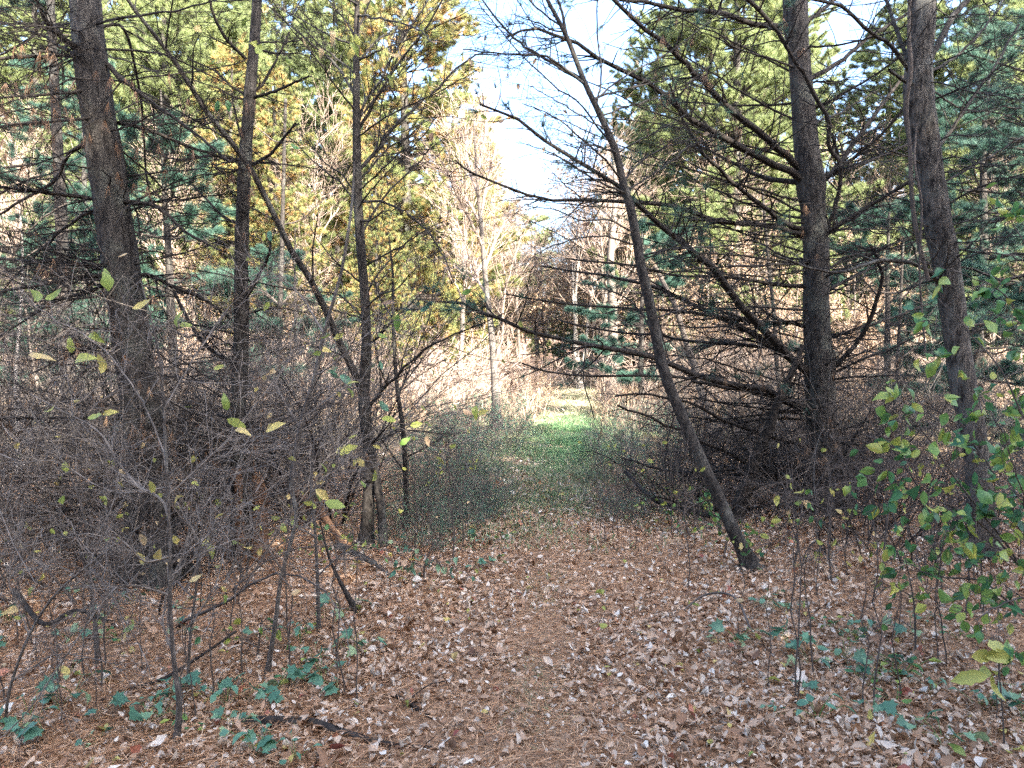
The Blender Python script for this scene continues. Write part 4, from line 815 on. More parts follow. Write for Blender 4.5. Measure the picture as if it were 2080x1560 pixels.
# ------------------------------------------------------------------ bare shrubs of the thickets
def shrub_mbs(h, stems, n1, n2, n3, spread=0.35, r=0.006, rmin=0.0016, arch=0.06):
    a = rng.uniform(0, 6.28, stems); rad = spread * np.sqrt(rng.random(stems)); N = 8
    P = np.zeros((stems, N, 3)); P[:, 0] = np.stack([rad * np.cos(a), rad * np.sin(a), -0.05 * np.ones(stems)], -1)
    d = unit(np.stack([0.45 * np.cos(a), 0.45 * np.sin(a), np.ones(stems)], -1) + 0.22 * rng.normal(size=(stems, 3))); L = h * rng.uniform(0.6, 1.15, stems)
    for k in range(1, N):
        d = unit(d + 0.13 * rng.normal(size=(stems, 3)) + np.array([0, 0, -arch * k * 0.5])); P[:, k] = P[:, k - 1] + d * (L / (N - 1))[:, None]
    R = r * rng.uniform(0.6, 1.3, stems)[:, None] * np.linspace(1, 0.3, N)[None]
    P1, R1 = spawn(P, R, n1, (0.12, 1), (0.3 * h, 0.75 * h), (20, 55), 7, 0.12, 0.0, 1, 0.6, rmin * 1.3)
    P2, R2 = spawn(P1, R1, n2, (0.1, 1), (0.16 * h, 0.42 * h), (25, 60), 6, 0.13, 0.0, 1, 0.7, rmin)
    P3, R3 = spawn(P2, R2, n3, (0.1, 1), (0.05 * h, 0.18 * h), (25, 65), 4, 0.17, 0.0, 1, 0.7, rmin * 0.85)
    return (P, R), (P1, R1), (P2, R2), (P3, R3)
def shrub(name, label, mats, args, group, leaf=None, dead=0, loc=(0, 0, 0)):
    A0, A1, A2, A3 = shrub_mbs(**args); r = thing(name, label, 'shrub', loc, group)
    m1 = MB(); m1.add(*tubes(*A0, 5)); m1.build('stems', mats[0], r)
    m2 = MB(); [m2.add(*tubes(*q, 3)) for q in (A1, A2, A3)]; m2.build('crown', mats[1], r, smooth=False)
    if leaf:
        m, mt, sz, w = leaf; src = np.concatenate([A2[0][:, -4:], A3[0][:, -4:]]); i = rng.integers(0, len(src), m); k = rng.integers(0, 4, m); dd = rand_dirs(m) + np.array([0, 0, -0.4])
        lb = MB(); lb.add(*leaves(src[i, k], unit(dd), rand_dirs(m) + np.array([0, 0, 0.8]), sz * rng.uniform(0.6, 1.2, m), rng.random(m), w, 0.4, 0.3, 5)); lb.build('leaves', mt, r)
    if dead:
        src = np.concatenate([A2[0], ]); i = rng.integers(0, len(src), dead); k = rng.integers(0, 5, dead); nb = MB()
        nb.add(*tufts(src[i, k], np.tile([0, 0, -1.0], (dead, 1)), 14, 0.10, 0.0026, 0.3, rng.random(dead), 0.1)); nb.build('dead_needles', 'dead_needle', r, smooth=False)
    return r
GL, GR, GF, GM = 'bare shrubs of the left thicket', 'bare shrubs under the right pine', 'brush across the meadow', 'low weedy shrubs beside the trail'
LL = 'bare grey twiggy shrub tangled in the thicket left of the trail'; LR = 'bare brown twiggy shrub tangled beneath the big right pine'
LF = 'pinkish tan bare brush growing across the sunlit meadow'; LM = 'low grey green weedy shrub edging the trail'
big = dict(h=1.6, stems=9, n1=44, n2=120, n3=110, spread=0.4, r=0.007, rmin=0.0021)
sh1 = shrub('bare_shrub', LL, ('grey_twig', 'grey_twig'), big, GL, dead=30)
sh2 = shrub('bare_shrub', LL, ('twig', 'grey_twig'), dict(big, h=1.35, stems=12), GL, leaf=(10, 'yellow_leaf', 0.05, 0.5))
sh3 = shrub('bare_shrub', LR, ('dead_bark', 'twig'), dict(big, h=1.2, stems=12, arch=0.10), GR, dead=10)
sh4 = shrub('bare_shrub', LF, ('tan_twig', 'tan_twig'), dict(h=1.35, stems=16, n1=80, n2=240, n3=160, spread=0.7, r=0.010, rmin=0.006), GF)
sh5 = shrub('weedy_shrub', LM, ('grey_twig', 'grey_twig'), dict(h=0.75, stems=26, n1=110, n2=300, n3=200, spread=0.45, r=0.003, rmin=0.0018, arch=0.03), GM, leaf=(520, 'teal_leaf', 0.042, 0.35))
sh6 = shrub('bare_shrub', LL, ('grey_twig', 'grey_twig'), dict(h=1.3, stems=14, n1=60, n2=170, n3=120, spread=0.6, r=0.007, rmin=0.0032), GL)
used = set()
def put(o, x, y, sc, label=None, group=None):
    p = gpt(x, y); rz = rng.uniform(0, 6.28)
    if o.name not in used:
        used.add(o.name); o.location = p; o.rotation_euler = (0, 0, rz); o.scale = (sc,) * 3; return o
    return dup(o, p, rz, sc, label, group)
def band(o_list, n, px0, px1, y0, y1, s0, s1, label, group, clear=0.75):
    for k in range(n):
        for _ in range(20):
            Y = rng.uniform(y0, y1); x = (rng.uniform(px0, px1) - 1040) / F * Y
            if abs(x - trail_x(Y)) > clear: break
        put(o_list[k % len(o_list)], x, Y, rng.uniform(s0, s1), label, group)
band([sh1, sh2], 7, -80, 330, 4.5, 6.5, 0.6, 1.3, LL, GL)
LT = 'tall slender many stemmed bare bush rising out of the left thicket'; LT2 = 'tall slender many stemmed bare bush rising behind the right pine'
sh7 = shrub('tall_bush', LT, ('stem_bark', 'grey_twig'), dict(h=3.0, stems=6, n1=40, n2=110, n3=130, spread=0.3, r=0.010, rmin=0.0022, arch=0.03), 'tall bare bushes in the thickets')
sh8 = shrub('tall_bush', LT, ('dead_bark', 'twig'), dict(h=2.5, stems=5, n1=34, n2=100, n3=120, spread=0.25, r=0.009, rmin=0.0022, arch=0.05), 'tall bare bushes in the thickets', dead=24)
band([sh7, sh8], 26, -60, 720, 5.0, 11, 0.6, 1.15, LT, 'tall bare bushes in the thickets', 1.4)
band([sh7, sh8], 12, 1330, 2120, 7.5, 13, 0.6, 1.0, LT2, 'tall bare bushes behind the right pine', 1.6)
band([sh1, sh2, sh6], 26, -80, 740, 6.2, 10.5, 0.6, 1.35, LL, GL, 1.2)
band([sh6], 18, 0, 850, 10, 15, 0.7, 1.1, LL, GL, 1.6)
band([sh3], 26, 1215, 1720, 6.7, 9.5, 0.7, 1.1, LR, GR, 1.05)
band([sh3], 12, 1650, 2120, 5.5, 9.0, 0.7, 1.1, LR, GR, 1.0)
band([sh6, sh3], 26, 1270, 2120, 9.5, 15.5, 0.75, 1.15, 'grey bare shrub in the thicket behind the big right pine', 'bare shrubs behind the right pine', 1.4)
band([sh4], 80, -100, 2180, 15, 30, 0.9, 1.5, LF, GF, 0.75)
for px, Y, s in ((905, 12.5, 0.95), (960, 12.0, 1.05), (995, 11.6, 0.95), (935, 13.4, 1.0), (1005, 13.2, 1.2), (880, 11.0, 0.9), (900, 9.6, 0.75), (1250, 10.5, 0.7), (1275, 9.2, 0.75), (1262, 12.0, 0.75), (1290, 12.5, 1.0), (1330, 11, 1.0), (1290, 15, 0.8), (880, 8.3, 0.6), (850, 7.6, 0.55), (1000, 16, 1.0), (930, 16, 1.0), (990, 7.6, 0.45), (960, 7.0, 0.5), (920, 7.3, 0.55), (985, 8.6, 0.5), (940, 8.2, 0.6), (880, 6.6, 0.5), (840, 6.4, 0.5), (900, 8.9, 0.7), (950, 9.8, 0.75), (850, 6.0, 0.4), (880, 6.1, 0.35), (915, 6.3, 0.38), (945, 6.6, 0.36), (860, 6.8, 0.45), (905, 6.9, 0.42), (970, 6.8, 0.34), (985, 7.3, 0.36), (940, 7.6, 0.45), (1000, 8.0, 0.4), (1240, 7.4, 0.38), (1265, 7.0, 0.36), (1300, 7.2, 0.4), (1235, 8.8, 0.5), (1245, 11, 0.6)):
    put(sh5, (px - 1040) / F * Y, Y, s, LM, GM)

# ------------------------------------------------------------------ thin saplings close to the camera
def gy(px, py): return float(on_ground(px, py)[1])
def leaf_part(tr, px, py, Lp, ang, tint, Y, mat='yellow_leaf', w=0.46):
    root, _, _, off = tr; a = math.radians(ang); p = at(px, py, Y); L = Lp / F * Y
    d = np.array([[math.cos(a), rng.normal() * 0.3, math.sin(a)]]); nr = np.array([[0.3 * rng.normal(), -1.0, 0.7 + 0.3 * rng.normal()]])
    mb = MB(); mb.add(*leaves(p[None] - unit(d) * L * 0.5, d, nr, L, np.array([tint]), w, 0.35, 0.2, 9, 0.42)); return mb.build('leaf', mat, root, off)
S1 = trunk_tree('sapling', 'nearest bare grey sapling at left with a few bright yellow green leaves', 'sapling', 'stem_bark', [(356, 1530, 15), (364, 1430, 13), (353, 1340, 10), (346, 1240, 9), (345, 1120, 8), (343, 1050, 8), (336, 900, 6), (328, 760, 5), (310, 660, 4), (285, 570, 2.5)], 3.02, 10, 50, 0.03)
for pts, dY, w0, w1, n1, n2 in [
    ([(343, 1060), (325, 1008), (285, 990), (245, 945), (205, 880), (150, 845), (60, 800)], 0.3, 8, 3, 16, 30), ([(336, 1010), (400, 955), (470, 885), (560, 770), (610, 690)], 0.4, 5, 2, 16, 30),
    ([(345, 1130), (290, 1140), (240, 1095), (130, 1090), (0, 1130)], -0.3, 6, 2, 16, 30), ([(346, 1170), (420, 1120), (520, 1095), (600, 1165)], 0.4, 5, 2, 14, 26),
    ([(346, 1210), (250, 1190), (190, 1250), (60, 1440), (0, 1500)], -0.2, 7, 3, 16, 26), ([(338, 930), (280, 800), (200, 700), (100, 640), (40, 590)], 0.4, 5, 2, 16, 30),
    ([(333, 830), (400, 720), (470, 620), (560, 540)], 0.5, 4, 2, 14, 26), ([(330, 780), (300, 700), (250, 640), (215, 590)], -0.2, 4, 2, 10, 18), ([(352, 1330), (330, 1240), (380, 1100), (390, 1000)], 0.2, 7, 3, 10, 18),
    ([(345, 1150), (440, 1070), (500, 960), (520, 880)], -0.3, 4, 2, 12, 22), ([(340, 990), (230, 1000), (120, 940), (20, 940)], 0.2, 4, 2, 14, 26)]:
    limb(S1, pts, dY, w0, w1, n1, n2, 'grey_twig', (0.15, 0.5), flat=1.0, n3=n2, ang=(25, 65), Y0=3.02)
for px, py, Lp, ang, t, mt in [(218, 567, 48, 95, 0.05, 'y'), (75, 601, 40, 150, 0.1, 'y'), (113, 601, 40, 25, 0.1, 'y'), (292, 622, 44, 15, 0.75, 'y'), (361, 648, 36, 80, 0.05, 'y'), (378, 660, 26, -5, 0.1, 'y'), (192, 684, 34, -20, 0.15, 'y'), (86, 722, 50, -8, 0.9, 'y'), (170, 728, 48, 20, 0.35, 'y'), (194, 848, 36, 5, 0.2, 'y'), (225, 838, 30, 15, 0.6, 'y'), (458, 816, 36, 100, 0.05, 'y'), (480, 860, 40, -25, 0.2, 'y'), (493, 875, 34, -10, 0.85, 'y'), (560, 868, 46, 25, 0.75, 'y'), (252, 520, 34, 5, 0.98, 'y'), (143, 700, 34, 95, 0.2, 'y'), (290, 1095, 30, 100, 1.0, 'y'), (322, 1125, 34, 60, 0.8, 'y'), (400, 1175, 32, 20, 0.9, 'y'), (210, 740, 38, 85, 0.7, 'y'), (445, 746, 26, 15, 0.4, 'y'), (680, 1024, 46, -10, 0.1, 'y'), (655, 1005, 36, -40, 0.8, 'y'), (310, 987, 30, 80, 0.5, 'y')]:
    leaf_part(S1, px, py, Lp, ang, t, 3.0 + rng.uniform(-0.25, 0.35))
def thin_stem(label, pts, w_leaf=None, limbs_=(), mat='stem_bark', tw=(10, 18)):
    Y = gy(pts[0][0], pts[0][1]); pts = [(p[0], p[1], p[2] * 0.68) for p in pts]; tr = trunk_tree('sapling', label, 'sapling', mat, pts, Y, 8, 36, 0.03)
    for L in limbs_: limb(tr, L, rng.uniform(-0.4, 0.4), 5, 2, tw[0], tw[1], 'grey_twig', (0.12, 0.45), flat=1.0, n3=tw[1], ang=(25, 60), Y0=Y, leaf=w_leaf)
    return tr
S2 = thin_stem('thin grey sapling stem left of the nearest sapling', [(197, 1345, 13), (190, 1240, 11), (180, 1130, 10), (172, 1050, 8), (130, 940, 6), (60, 830, 4)], (4, 'yellow_leaf', 0.05), ([(185, 1200), (120, 1150), (40, 1160)], [(178, 1120), (230, 1020), (250, 900)], [(172, 1060), (160, 900), (200, 760)], [(190, 1250), (230, 1200), (250, 1100)]))
S3 = thin_stem('wavy dark sapling stem rising just right of the slim peeling trunk', [(542, 1372, 17), (559, 1270, 14), (572, 1170, 12), (602, 1052, 12), (592, 985, 14), (612, 860, 14), (640, 762, 12), (660, 670, 11), (693, 554, 9), (713, 430, 8), (720, 330, 5)], (4, 'yellow_leaf', 0.055), ([(575, 1160), (520, 1080), (480, 1020)], [(610, 870), (560, 780), (540, 700)], [(640, 765), (700, 720), (740, 650)], [(602, 1040), (660, 980), (700, 940)], [(615, 850), (680, 800), (720, 770)], [(660, 680), (610, 600), (560, 560)]))
S4 = thin_stem('short straight sapling stem below the forked sapling', [(648, 1290, 13), (645, 1180, 11), (640, 1080, 9), (632, 980, 7), (640, 880, 4)], (6, 'yellow_leaf', 0.05), ([(645, 1170), (700, 1120), (740, 1090)], [(640, 1090), (590, 1060), (560, 1000)], [(635, 1000), (680, 950), (690, 900)]))
thin_stem('thin leaning brown stick propped in the ground left of the trail', [(735, 1258, 20), (715, 1225, 18), (690, 1180, 12), (668, 1130, 8), (650, 1060, 5)], None, (), 'dead_bark')
thin_stem('slender bare stem at the far left edge arching toward the camera', [(10, 1480, 12), (20, 1400, 11), (60, 1290, 10), (120, 1200, 9), (230, 1110, 7), (300, 1060, 4)], (2, 'yellow_leaf', 0.05), ([(60, 1290), (20, 1180), (40, 1050)], [(120, 1200), (200, 1190), (280, 1200)], [(30, 1380), (120, 1330), (240, 1350)]))
thin_stem('pair of thin stems between the left pine and the nearest sapling', [(380, 1400, 10), (388, 1280, 9), (400, 1180, 8), (410, 1050, 6), (395, 900, 4)], (3, 'yellow_leaf', 0.05), ([(390, 1270), (440, 1180), (460, 1100)], [(405, 1100), (350, 1000), (330, 920)]))
# mid-distance thin trunks
Ks = trunk_tree('bare_tree', 'slim grey trunk standing on the meadow right of the birch clump', 'tree', 'pale_bark', [(1246, 745, 22), (1245, 680, 20), (1243, 600, 18), (1240, 520, 15), (1250, 400, 10), (1245, 300, 6)], 21, 10, 30, 0.04)
Js = trunk_tree('bare_tree', 'grey forked trunk rising from brush just left of the trail end', 'tree', 'stem_bark', [(a_, b_, w_ * 0.75) for a_, b_, w_ in [(1008, 830, 24), (1004, 760, 20), (1000, 690, 19), (990, 600, 15), (982, 520, 13), (976, 440, 11), (968, 340, 8), (962, 240, 4)]], 14.5, 10, 40, 0.03)
for pts in ([(1006, 730), (1020, 680), (1022, 620), (1040, 540), (1060, 470)], [(985, 545), (1010, 480), (1040, 430)], [(980, 500), (950, 440), (930, 400), (900, 330)], [(976, 440), (990, 370), (1010, 290)], [(972, 400), (950, 330), (945, 250)], [(968, 350), (985, 280), (990, 200)], [(990, 600), (960, 560), (920, 540)], [(976, 450), (930, 380), (880, 330)]):
    limb(Js, pts, rng.uniform(-1.5, 1.5), 8, 3, 20, 60, 'tan_twig', (0.5, 1.4), flat=1.0, n3=60, ang=(18, 45), grav=0.06, Y0=14.5)
for label, pts, Y in [('thin upright stem right of the leaning sapling seen through pine branches', [(1590, 860, 11), (1578, 740, 9), (1572, 640, 8), (1560, 520, 7), (1548, 380, 5)], 10.5), ('thin grey leaning trunk behind the bare right branches', [(1440, 850, 18), (1415, 760, 15), (1392, 690, 13), (1370, 620, 11), (1330, 540, 8)], 11.5), ('slim dark stem right behind the big right pine', [(1815, 860, 9), (1822, 760, 8), (1828, 640, 7), (1835, 480, 5)], 10.0), ('white barked thin birch stem at the far left', [(32, 760, 8), (38, 680, 7), (44, 600, 6), (46, 520, 5), (40, 420, 3)], 9.0),
    ('thin pale stem among the far left twigs', [(75, 780, 7), (60, 700, 6), (55, 640, 5), (20, 560, 4)], 9.5), ('dark trunk behind the far left branches', [(140, 920, 40), (138, 800, 36), (135, 680, 33), (130, 560, 30), (122, 400, 26), (112, 200, 22), (100, -60, 16)], 10.5), ('thin straight trunk behind the slim peeling pine', [(560, 900, 12), (565, 760, 11), (570, 600, 10), (575, 400, 8), (580, 200, 6)], 12.0)]:
    tr = trunk_tree('thin_tree', label, 'tree', 'birch_bark' if 'white' in label else 'pale_bark' if 'pale' in label or 'grey' in label else 'sapling_bark', pts, Y, 8, 30, 0.04)
    for k in range(7):
        i = int(rng.uniform(8, 28)); q = tr[1][i]; c = (q - CAM) / (q - CAM)[1]; px = 1040 + F * c[0]; py = pts[0][1] + (pts[-1][1] - pts[0][1]) * (i - 1) / 30
        sg = rng.choice([-1, 1]); limb(tr, [(px, py), (px + sg * 40, py - rng.uniform(0, 60)), (px + sg * rng.uniform(80, 150), py - rng.uniform(0, 110))], rng.uniform(-1, 1), 4, 1.6, 8, 16, 'twig', (0.3, 0.8), flat=1.0, n3=10, ang=(25, 60), Y0=Y)

# ------------------------------------------------------------------ green leafy bush at the right edge
mbp = gpt(2.55, 3.55); root = thing('leafy_bush', 'green leafed bush with arching stems filling the right edge', 'bush', mbp)
BT = (root, np.array([mbp + [0, 0, z] for z in np.linspace(0, 1.6, 8)]), np.full(8, 0.01), tuple(mbp))
for pts, Y, dY, m in [
    ([(2140, 1260), (2040, 1100), (1960, 1000), (1880, 880), (1830, 830)], 3.6, -0.2, 34), ([(2150, 1250), (2080, 1080), (1990, 920), (1900, 850), (1850, 790)], 3.6, 0.3, 34), ([(2160, 1240), (2120, 1000), (2060, 800), (1980, 690), (1900, 600)], 3.6, 0.1, 26),
    ([(2170, 1240), (2140, 950), (2090, 700), (2040, 600), (1930, 545)], 3.6, -0.3, 26), ([(2160, 1250), (2070, 1150), (1990, 1060), (1880, 1010), (1800, 1000)], 3.6, -0.2, 30), ([(2180, 1200), (2150, 900), (2130, 650), (2090, 520), (2050, 440)], 3.6, 0.2, 26),
    ([(2150, 1280), (2060, 1230), (1990, 1180), (1900, 1170), (1800, 1120)], 3.6, 0.2, 26), ([(2150, 1290), (2090, 1220), (2030, 1230), (1980, 1260)], 3.5, -0.3, 20), ([(2160, 1200), (2100, 980), (2050, 900), (1990, 800)], 3.6, 0.5, 26), ([(2160, 1250), (2100, 1100), (2070, 980), (2040, 880)], 3.5, -0.4, 26)]:
    limb(BT, pts, dY, 8, 2.5, 12, 14, 'twig', (0.15, 0.45), 'stem', Y0=Y, flat=1.0, ang=(25, 60), leaf=(int(m * 2.2), 'green_leaf', 0.064))
Yp = gy(2045, 1520)
YS = trunk_tree('seedling', 'seedling with four pale yellow drooping leaves at the lower right corner', 'seedling', 'twig', [(2040, 1510, 5), (2036, 1440, 4), (2030, 1370, 4), (2028, 1335, 3)], Yp, 6, 16, 0.02)
for px, py, Lp, ang, t in [(2020, 1312, 62, 170, 0.4), (2025, 1335, 66, -8, 0.42), (1990, 1335, 58, 190, 0.45), (1968, 1378, 72, 200, 0.42), (2012, 1392, 56, -75, 0.40)]:
    leaf_part(YS, px, py, Lp, ang, t, Yp, 'yellow_leaf', 0.42)
# leafy small saplings of the right understory
for label, bx, by, hpx, mt, nlv, sz in [('small sapling with pale yellow leaves in front of the big right pine', 1690, 1190, 190, 'yellow_leaf', 26, 0.06), ('green leaved small sapling between the big pine and the ash', 1790, 1200, 230, 'green_leaf', 34, 0.055), ('tiny yellow leaved sapling right of the leaning sapling base', 1610, 1160, 110, 'yellow_leaf', 14, 0.05), ('low green leafy plant at the foot of the leaning sapling', 1470, 1140, 90, 'green_leaf', 40, 0.045), ('dark green leafy undergrowth plant left of the leaning sapling', 1400, 1090, 100, 'green_leaf', 60, 0.04), ('green leaved plant below the ash trunk', 1960, 1260, 200, 'green_leaf', 36, 0.06), ('greenish sapling with mixed leaves low at the right', 1860, 1330, 210, 'green_leaf', 30, 0.05), ('small green leafy plant beside the trail left edge', 862, 1190, 90, 'teal_leaf', 44, 0.05), ('yellow green seedling cluster under the forked sapling', 700, 1170, 110, 'green_leaf', 26, 0.045), ('yellow leaved sprout by the slim peeling trunk', 500, 1180, 200, 'yellow_leaf', 20, 0.045), ('upright green leaf sprig on the left forest floor', 522, 1340, 90, 'green_leaf', 18, 0.05)]:
    Y = gy(bx, by); pts = [(bx, by, 5), (bx + rng.uniform(-10, 10), by - hpx * 0.5, 4), (bx + rng.uniform(-25, 25), by - hpx, 2)]
    tr = trunk_tree('leafy_sapling' if hpx > 120 else 'leafy_plant', label, 'plant', 'twig', pts, Y, 6, 14, 0.02)
    ns = 4
    for k in range(ns):
        f = rng.uniform(0.2, 0.95); px, py = bx, by - hpx * f; sg = (-1) ** k
        limb(tr, [(px, py), (px + sg * hpx * 0.25, py - hpx * 0.12), (px + sg * hpx * rng.uniform(0.4, 0.7), py - hpx * rng.uniform(-0.1, 0.25))], rng.uniform(-0.25, 0.25), 3, 1.5, 3, 4, 'twig', (0.1, 0.25), 'stem', Y0=Y, flat=1.0, leaf=(nlv // ns + 1, mt, sz))

# thin dark stalks standing in the right understory
def stalk(label, h, n, lf):
    N = 8; t = np.linspace(0, 1, N); P = np.stack([0.06 * h * np.cumsum(rng.normal(size=N)) * 0.4, 0.06 * h * np.cumsum(rng.normal(size=N)) * 0.4, t * h - 0.04 * (t == 0)], -1)[None]; P[0, :, :2] -= P[0, 0, :2]
    R = (0.0045 * np.linspace(1, 0.4, N))[None]; r = thing('thin_stalk', label, 'stalk', (0, 0, 0), 'thin stalks on the woodland floor')
    m = MB(); m.add(*tubes(P, R, 5)); m.build('stem', 'twig', r); P1, R1 = spawn(P, R, n, (0.3, 1), (0.15 * h, 0.4 * h), (25, 60), 6, 0.14, 0.02, 1, 0.5, 0.0013); P2, R2 = spawn(P1, R1, n * 2, (0.2, 1), (0.06 * h, 0.2 * h), (25, 60), 4, 0.14, 0, 1, 0.6, 0.001)
    m = MB(); m.add(*tubes(P1, R1, 3)); m.add(*tubes(P2, R2, 3)); m.build('crown', 'twig', r)
    if lf:
        i = rng.integers(0, len(P2), lf); m = MB(); m.add(*leaves(P2[i, 3], rand_dirs(lf) - [0, 0, .5], rand_dirs(lf), 0.045, rng.random(lf), 0.5)); m.build('leaves', 'yellow_leaf', r)
    return r
LS = 'thin dark stalk standing up from the leaf strewn woodland floor'
st = [stalk(LS, 0.8, 8, 0), stalk(LS, 1.05, 12, 4), stalk(LS, 0.6, 6, 0)]
spots = [(rng.uniform(1380, 2080), rng.uniform(1130, 1480)) for _ in range(30)] + [(rng.uniform(0, 760), rng.uniform(1210, 1480)) for _ in range(26)] + [(rng.uniform(840, 1000), rng.uniform(1010, 1150)) for _ in range(18)] + [(rng.uniform(1215, 1420), rng.uniform(1040, 1120)) for _ in range(12)]
for k, (px, py) in enumerate(spots):
    q = on_ground(px, py); put(st[k % 3], q[0], q[1], rng.uniform(0.6, 1.1), LS, 'thin stalks on the woodland floor')

# ------------------------------------------------------------------ little green plants on the forest floor
def seedling(label, nlf, sz, lob, mt='teal_leaf'):
    r = thing('seedling', label, 'seedling', (0, 0, 0), 'green seedlings on the woodland floor'); a = rng.uniform(0, 6.28, nlf); R = rng.uniform(0.03, 0.11, nlf); h = rng.uniform(0.05, 0.13, nlf)
    tip = np.stack([R * np.cos(a), R * np.sin(a), h], -1); t = np.linspace(0, 1, 5)[None, :, None]; P = tip[:, None] * t * np.array([1, 1, 0]) + np.array([0, 0, 1.0]) * tip[:, None, 2:] * t ** 0.6
    m = MB(); m.add(*tubes(P, np.full((nlf, 5), 0.0012), 4)); m.build('stems', 'green_leaf', r)
    d = np.stack([np.cos(a), np.sin(a), rng.uniform(-0.5, 0.1, nlf)], -1); nr = np.tile([0, 0, 1.0], (nlf, 1)) + 0.3 * rng.normal(size=(nlf, 3)); m = MB()
    m.add(*(lobed(tip, d, nr, sz * rng.uniform(0.7, 1.2, nlf), rng.random(nlf), 0.3) if lob else leaves(tip, d, nr, sz * rng.uniform(0.7, 1.2, nlf), rng.random(nlf), 0.55, 0.4, 0.25, 6))); m.build('leaves', mt, r)
    return r
L1, L2, L3 = 'low seedling with lobed blue green leaves on the leaf litter', 'low seedling with oval blue green leaves on the leaf litter', 'low seedling with bright green leaves on the leaf litter'
sd = [seedling(L1, 5, 0.075, True), seedling(L2, 6, 0.06, False), seedling(L1, 4, 0.085, True), seedling(L3, 6, 0.06, False, 'green_leaf')]
labs = [L1, L2, L1, L3]
spots = [(500, 1420), (560, 1410), (600, 1385), (690, 1415), (655, 1380), (640, 1345), (610, 1310), (460, 1440), (440, 1410), (300, 1470), (90, 1500), (60, 1470), (330, 1460), (210, 1450), (120, 1440), (380, 1400), (520, 1545), (560, 1530), (600, 1550), (150, 1410), (240, 1300), (195, 1290), (270, 1230), (20, 1260), (1475, 1318), (1500, 1312), (1600, 1320), (1610, 1325), (1715, 1350), (1645, 1355), (1780, 1375), (1810, 1380), (1835, 1385), (1765, 1400), (1785, 1465), (1860, 1500), (1890, 1410), (1990, 1440), (2020, 1435), (2060, 1430), (1820, 1440), (1660, 1490), (1915, 1515), (1560, 1240), (1700, 1290), (1760, 1290), (1850, 1290), (1950, 1300), (1020, 1105), (960, 1160), (740, 1330), (700, 1260)]
for _ in range(16): spots.append((rng.uniform(840, 1010), rng.uniform(1010, 1150)))
for _ in range(12): spots.append((rng.uniform(1450, 2080), rng.uniform(1180, 1480)))
for _ in range(24): spots.append((rng.uniform(0, 760), rng.uniform(1200, 1520)))
for k, (px, py) in enumerate(spots):
    q = on_ground(px, py); j = int(rng.choice([0, 1, 2, 3], p=[.35, .25, .25, .15])); put(sd[j], q[0], q[1], rng.uniform(0.7, 1.05) if k < 52 else rng.uniform(0.45, 0.8), labs[j], 'green seedlings on the woodland floor')

# ------------------------------------------------------------------ fallen wood and single leaves on the ground
def fallen(label, pts, lift=0.02, mat='dead_bark', tw=6, name='fallen_branch'):
    C_ = np.array([on_ground(p[0], p[1]) for p in pts]); R = np.array([p[2] * 0.5 / F * np.linalg.norm(c - CAM) for p, c in zip(pts, C_)]); C_[:, 2] = hgt(C_[:, 0], C_[:, 1]) + R * 0.7 + np.array([p[3] if len(p) > 3 else 0 for p in pts])
    S = spline(np.column_stack([C_, R]), 26); P, R = S[:, :3], S[:, 3]; base = P[0].copy(); r = thing(name, label, 'fallen branch', base)
    m = MB(); m.add(*rough_tube(P, R, 10, 0.07)); m.build('stick', mat, r, base)
    if tw:
        P1, R1 = spawn(P[None], R[None], tw, (0.2, 1), (0.1, 0.4), (30, 70), 6, 0.15, 0, 0.6, 0.4, 0.0015, 0.005); m = MB(); m.add(*tubes(P1, R1, 4)); m.build('crown', mat, r, base)
fallen('dark bark covered fallen branch lying at the bottom left of the trail', [(468, 1492, 12), (520, 1480, 20), (620, 1478, 21), (700, 1490, 17), (780, 1500, 11), (880, 1506, 5)], tw=3)
fallen('short crooked dead stick just above the dark fallen branch', [(795, 1412, 6), (830, 1428, 9), (855, 1442, 8), (882, 1454, 5)], tw=3)
fallen('broken pale brown log lying below the forked sapling', [(688, 1112, 20), (720, 1130, 17), (760, 1150, 14), (795, 1176, 9)], tw=2, mat='sapling_bark')
0 and fallen('long thin dead branch sloping through the right understory', [(1620, 1110, 4, 0.5), (1720, 1120, 5, 0.55), (1850, 1150, 6, 0.45), (1990, 1170, 7, 0.3), (2090, 1200, 8, 0.2)], mat='grey_twig', tw=10)
fallen('arched dead branch beside the leaning sapling', [(1365, 1255, 3), (1430, 1235, 4, 0.08), (1490, 1250, 4, 0.10), (1525, 1290, 4, 0.02)], mat='twig', tw=3)
fallen('dark dead branch lying at the foot of the left pine', [(30, 1235, 9, 0.1), (90, 1280, 8, 0.04), (160, 1262, 7, 0.06), (260, 1280, 4)], tw=8)
fallen('thin straight dead stick leaning across the left forest floor', [(240, 1400, 6), (330, 1390, 6, 0.02), (420, 1345, 5, 0.05), (480, 1320, 4, 0.1)], tw=2)
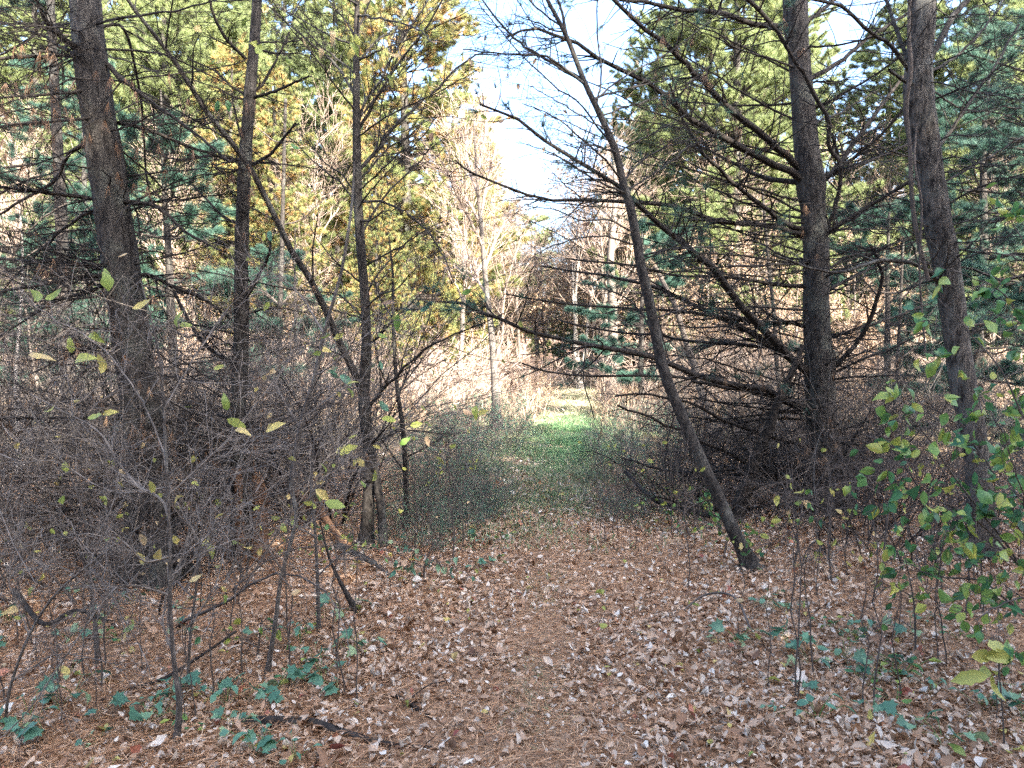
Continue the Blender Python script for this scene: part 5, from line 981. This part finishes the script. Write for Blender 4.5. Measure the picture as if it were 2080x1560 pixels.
fallen('heap stick lying dark beneath the big right pine', [(1270, 1010, 8, 0.25), (1330, 1040, 10, 0.12), (1420, 1050, 9, 0.05), (1500, 1062, 7)], tw=10)
fallen('light broken stick lying between the pine and the ash', [(1690, 905, 8, 0.2), (1780, 920, 7, 0.25), (1860, 945, 5, 0.2)], mat='tan_twig', tw=6)
fallen('tangled dead bough on the ground left of the forked sapling', [(560, 1020, 16, 0.25), (610, 1060, 18, 0.2), (660, 1080, 14, 0.1), (700, 1110, 10)], mat='rotten_wood', tw=8)
def one_leaf(label, px, py, Lp, tint, mat, lob=False, ang=None):
    q = on_ground(px, py); L = Lp / F * q[1]; q[2] = float(hgt(q[0], q[1])) + 0.035; a = rng.uniform(0, 6.28) if ang is None else ang
    d = np.array([[math.cos(a), math.sin(a), 0.05]]); nr = np.array([[0.25 * rng.normal(), -0.4, 1.0]]); m = MB(); z = np.zeros((1, 3))
    m.add(*(lobed(z, d, nr, L, np.array([tint]), 0.35) if lob else leaves(z, d, nr, L, np.array([tint]), 0.6, 0.4, 0.4, 8))); o = m.build('fallen_leaf', mat, None); o.location = q; tag(o, label, 'leaf')
one_leaf('bright golden yellow fallen leaf at the lower left', 207, 1490, 34, 0.65, 'yellow_leaf')
one_leaf('dull red fallen leaf curling at the bottom edge', 680, 1548, 60, 0.15, 'litter', True)
one_leaf('pale yellow leaf among green seedlings left of the trail', 590, 1398, 24, 0.45, 'yellow_leaf')
one_leaf('pale cream fallen leaf standing on edge right of the sapling foot', 305, 1540, 34, 0.85, 'litter')
one_leaf('large light grey lobed leaf at the right of the trail', 1640, 1395, 42, 0.8, 'litter', True)
one_leaf('dark brown curled leaf near the bottom right', 1465, 1500, 48, 0.2, 'litter')
one_leaf('reddish fallen leaf in the middle of the right leaf litter', 1798, 1308, 40, 0.12, 'litter', True)
one_leaf('orange lobed fallen leaf in the centre of the trail', 930, 1272, 30, 0.35, 'brown_leaf', True)
one_leaf('rust brown curled leaf at the left forest floor', 260, 1460, 40, 0.05, 'brown_leaf')
one_leaf('wide pale tan fallen leaf at the bottom right corner', 1815, 1550, 50, 0.75, 'litter', True)
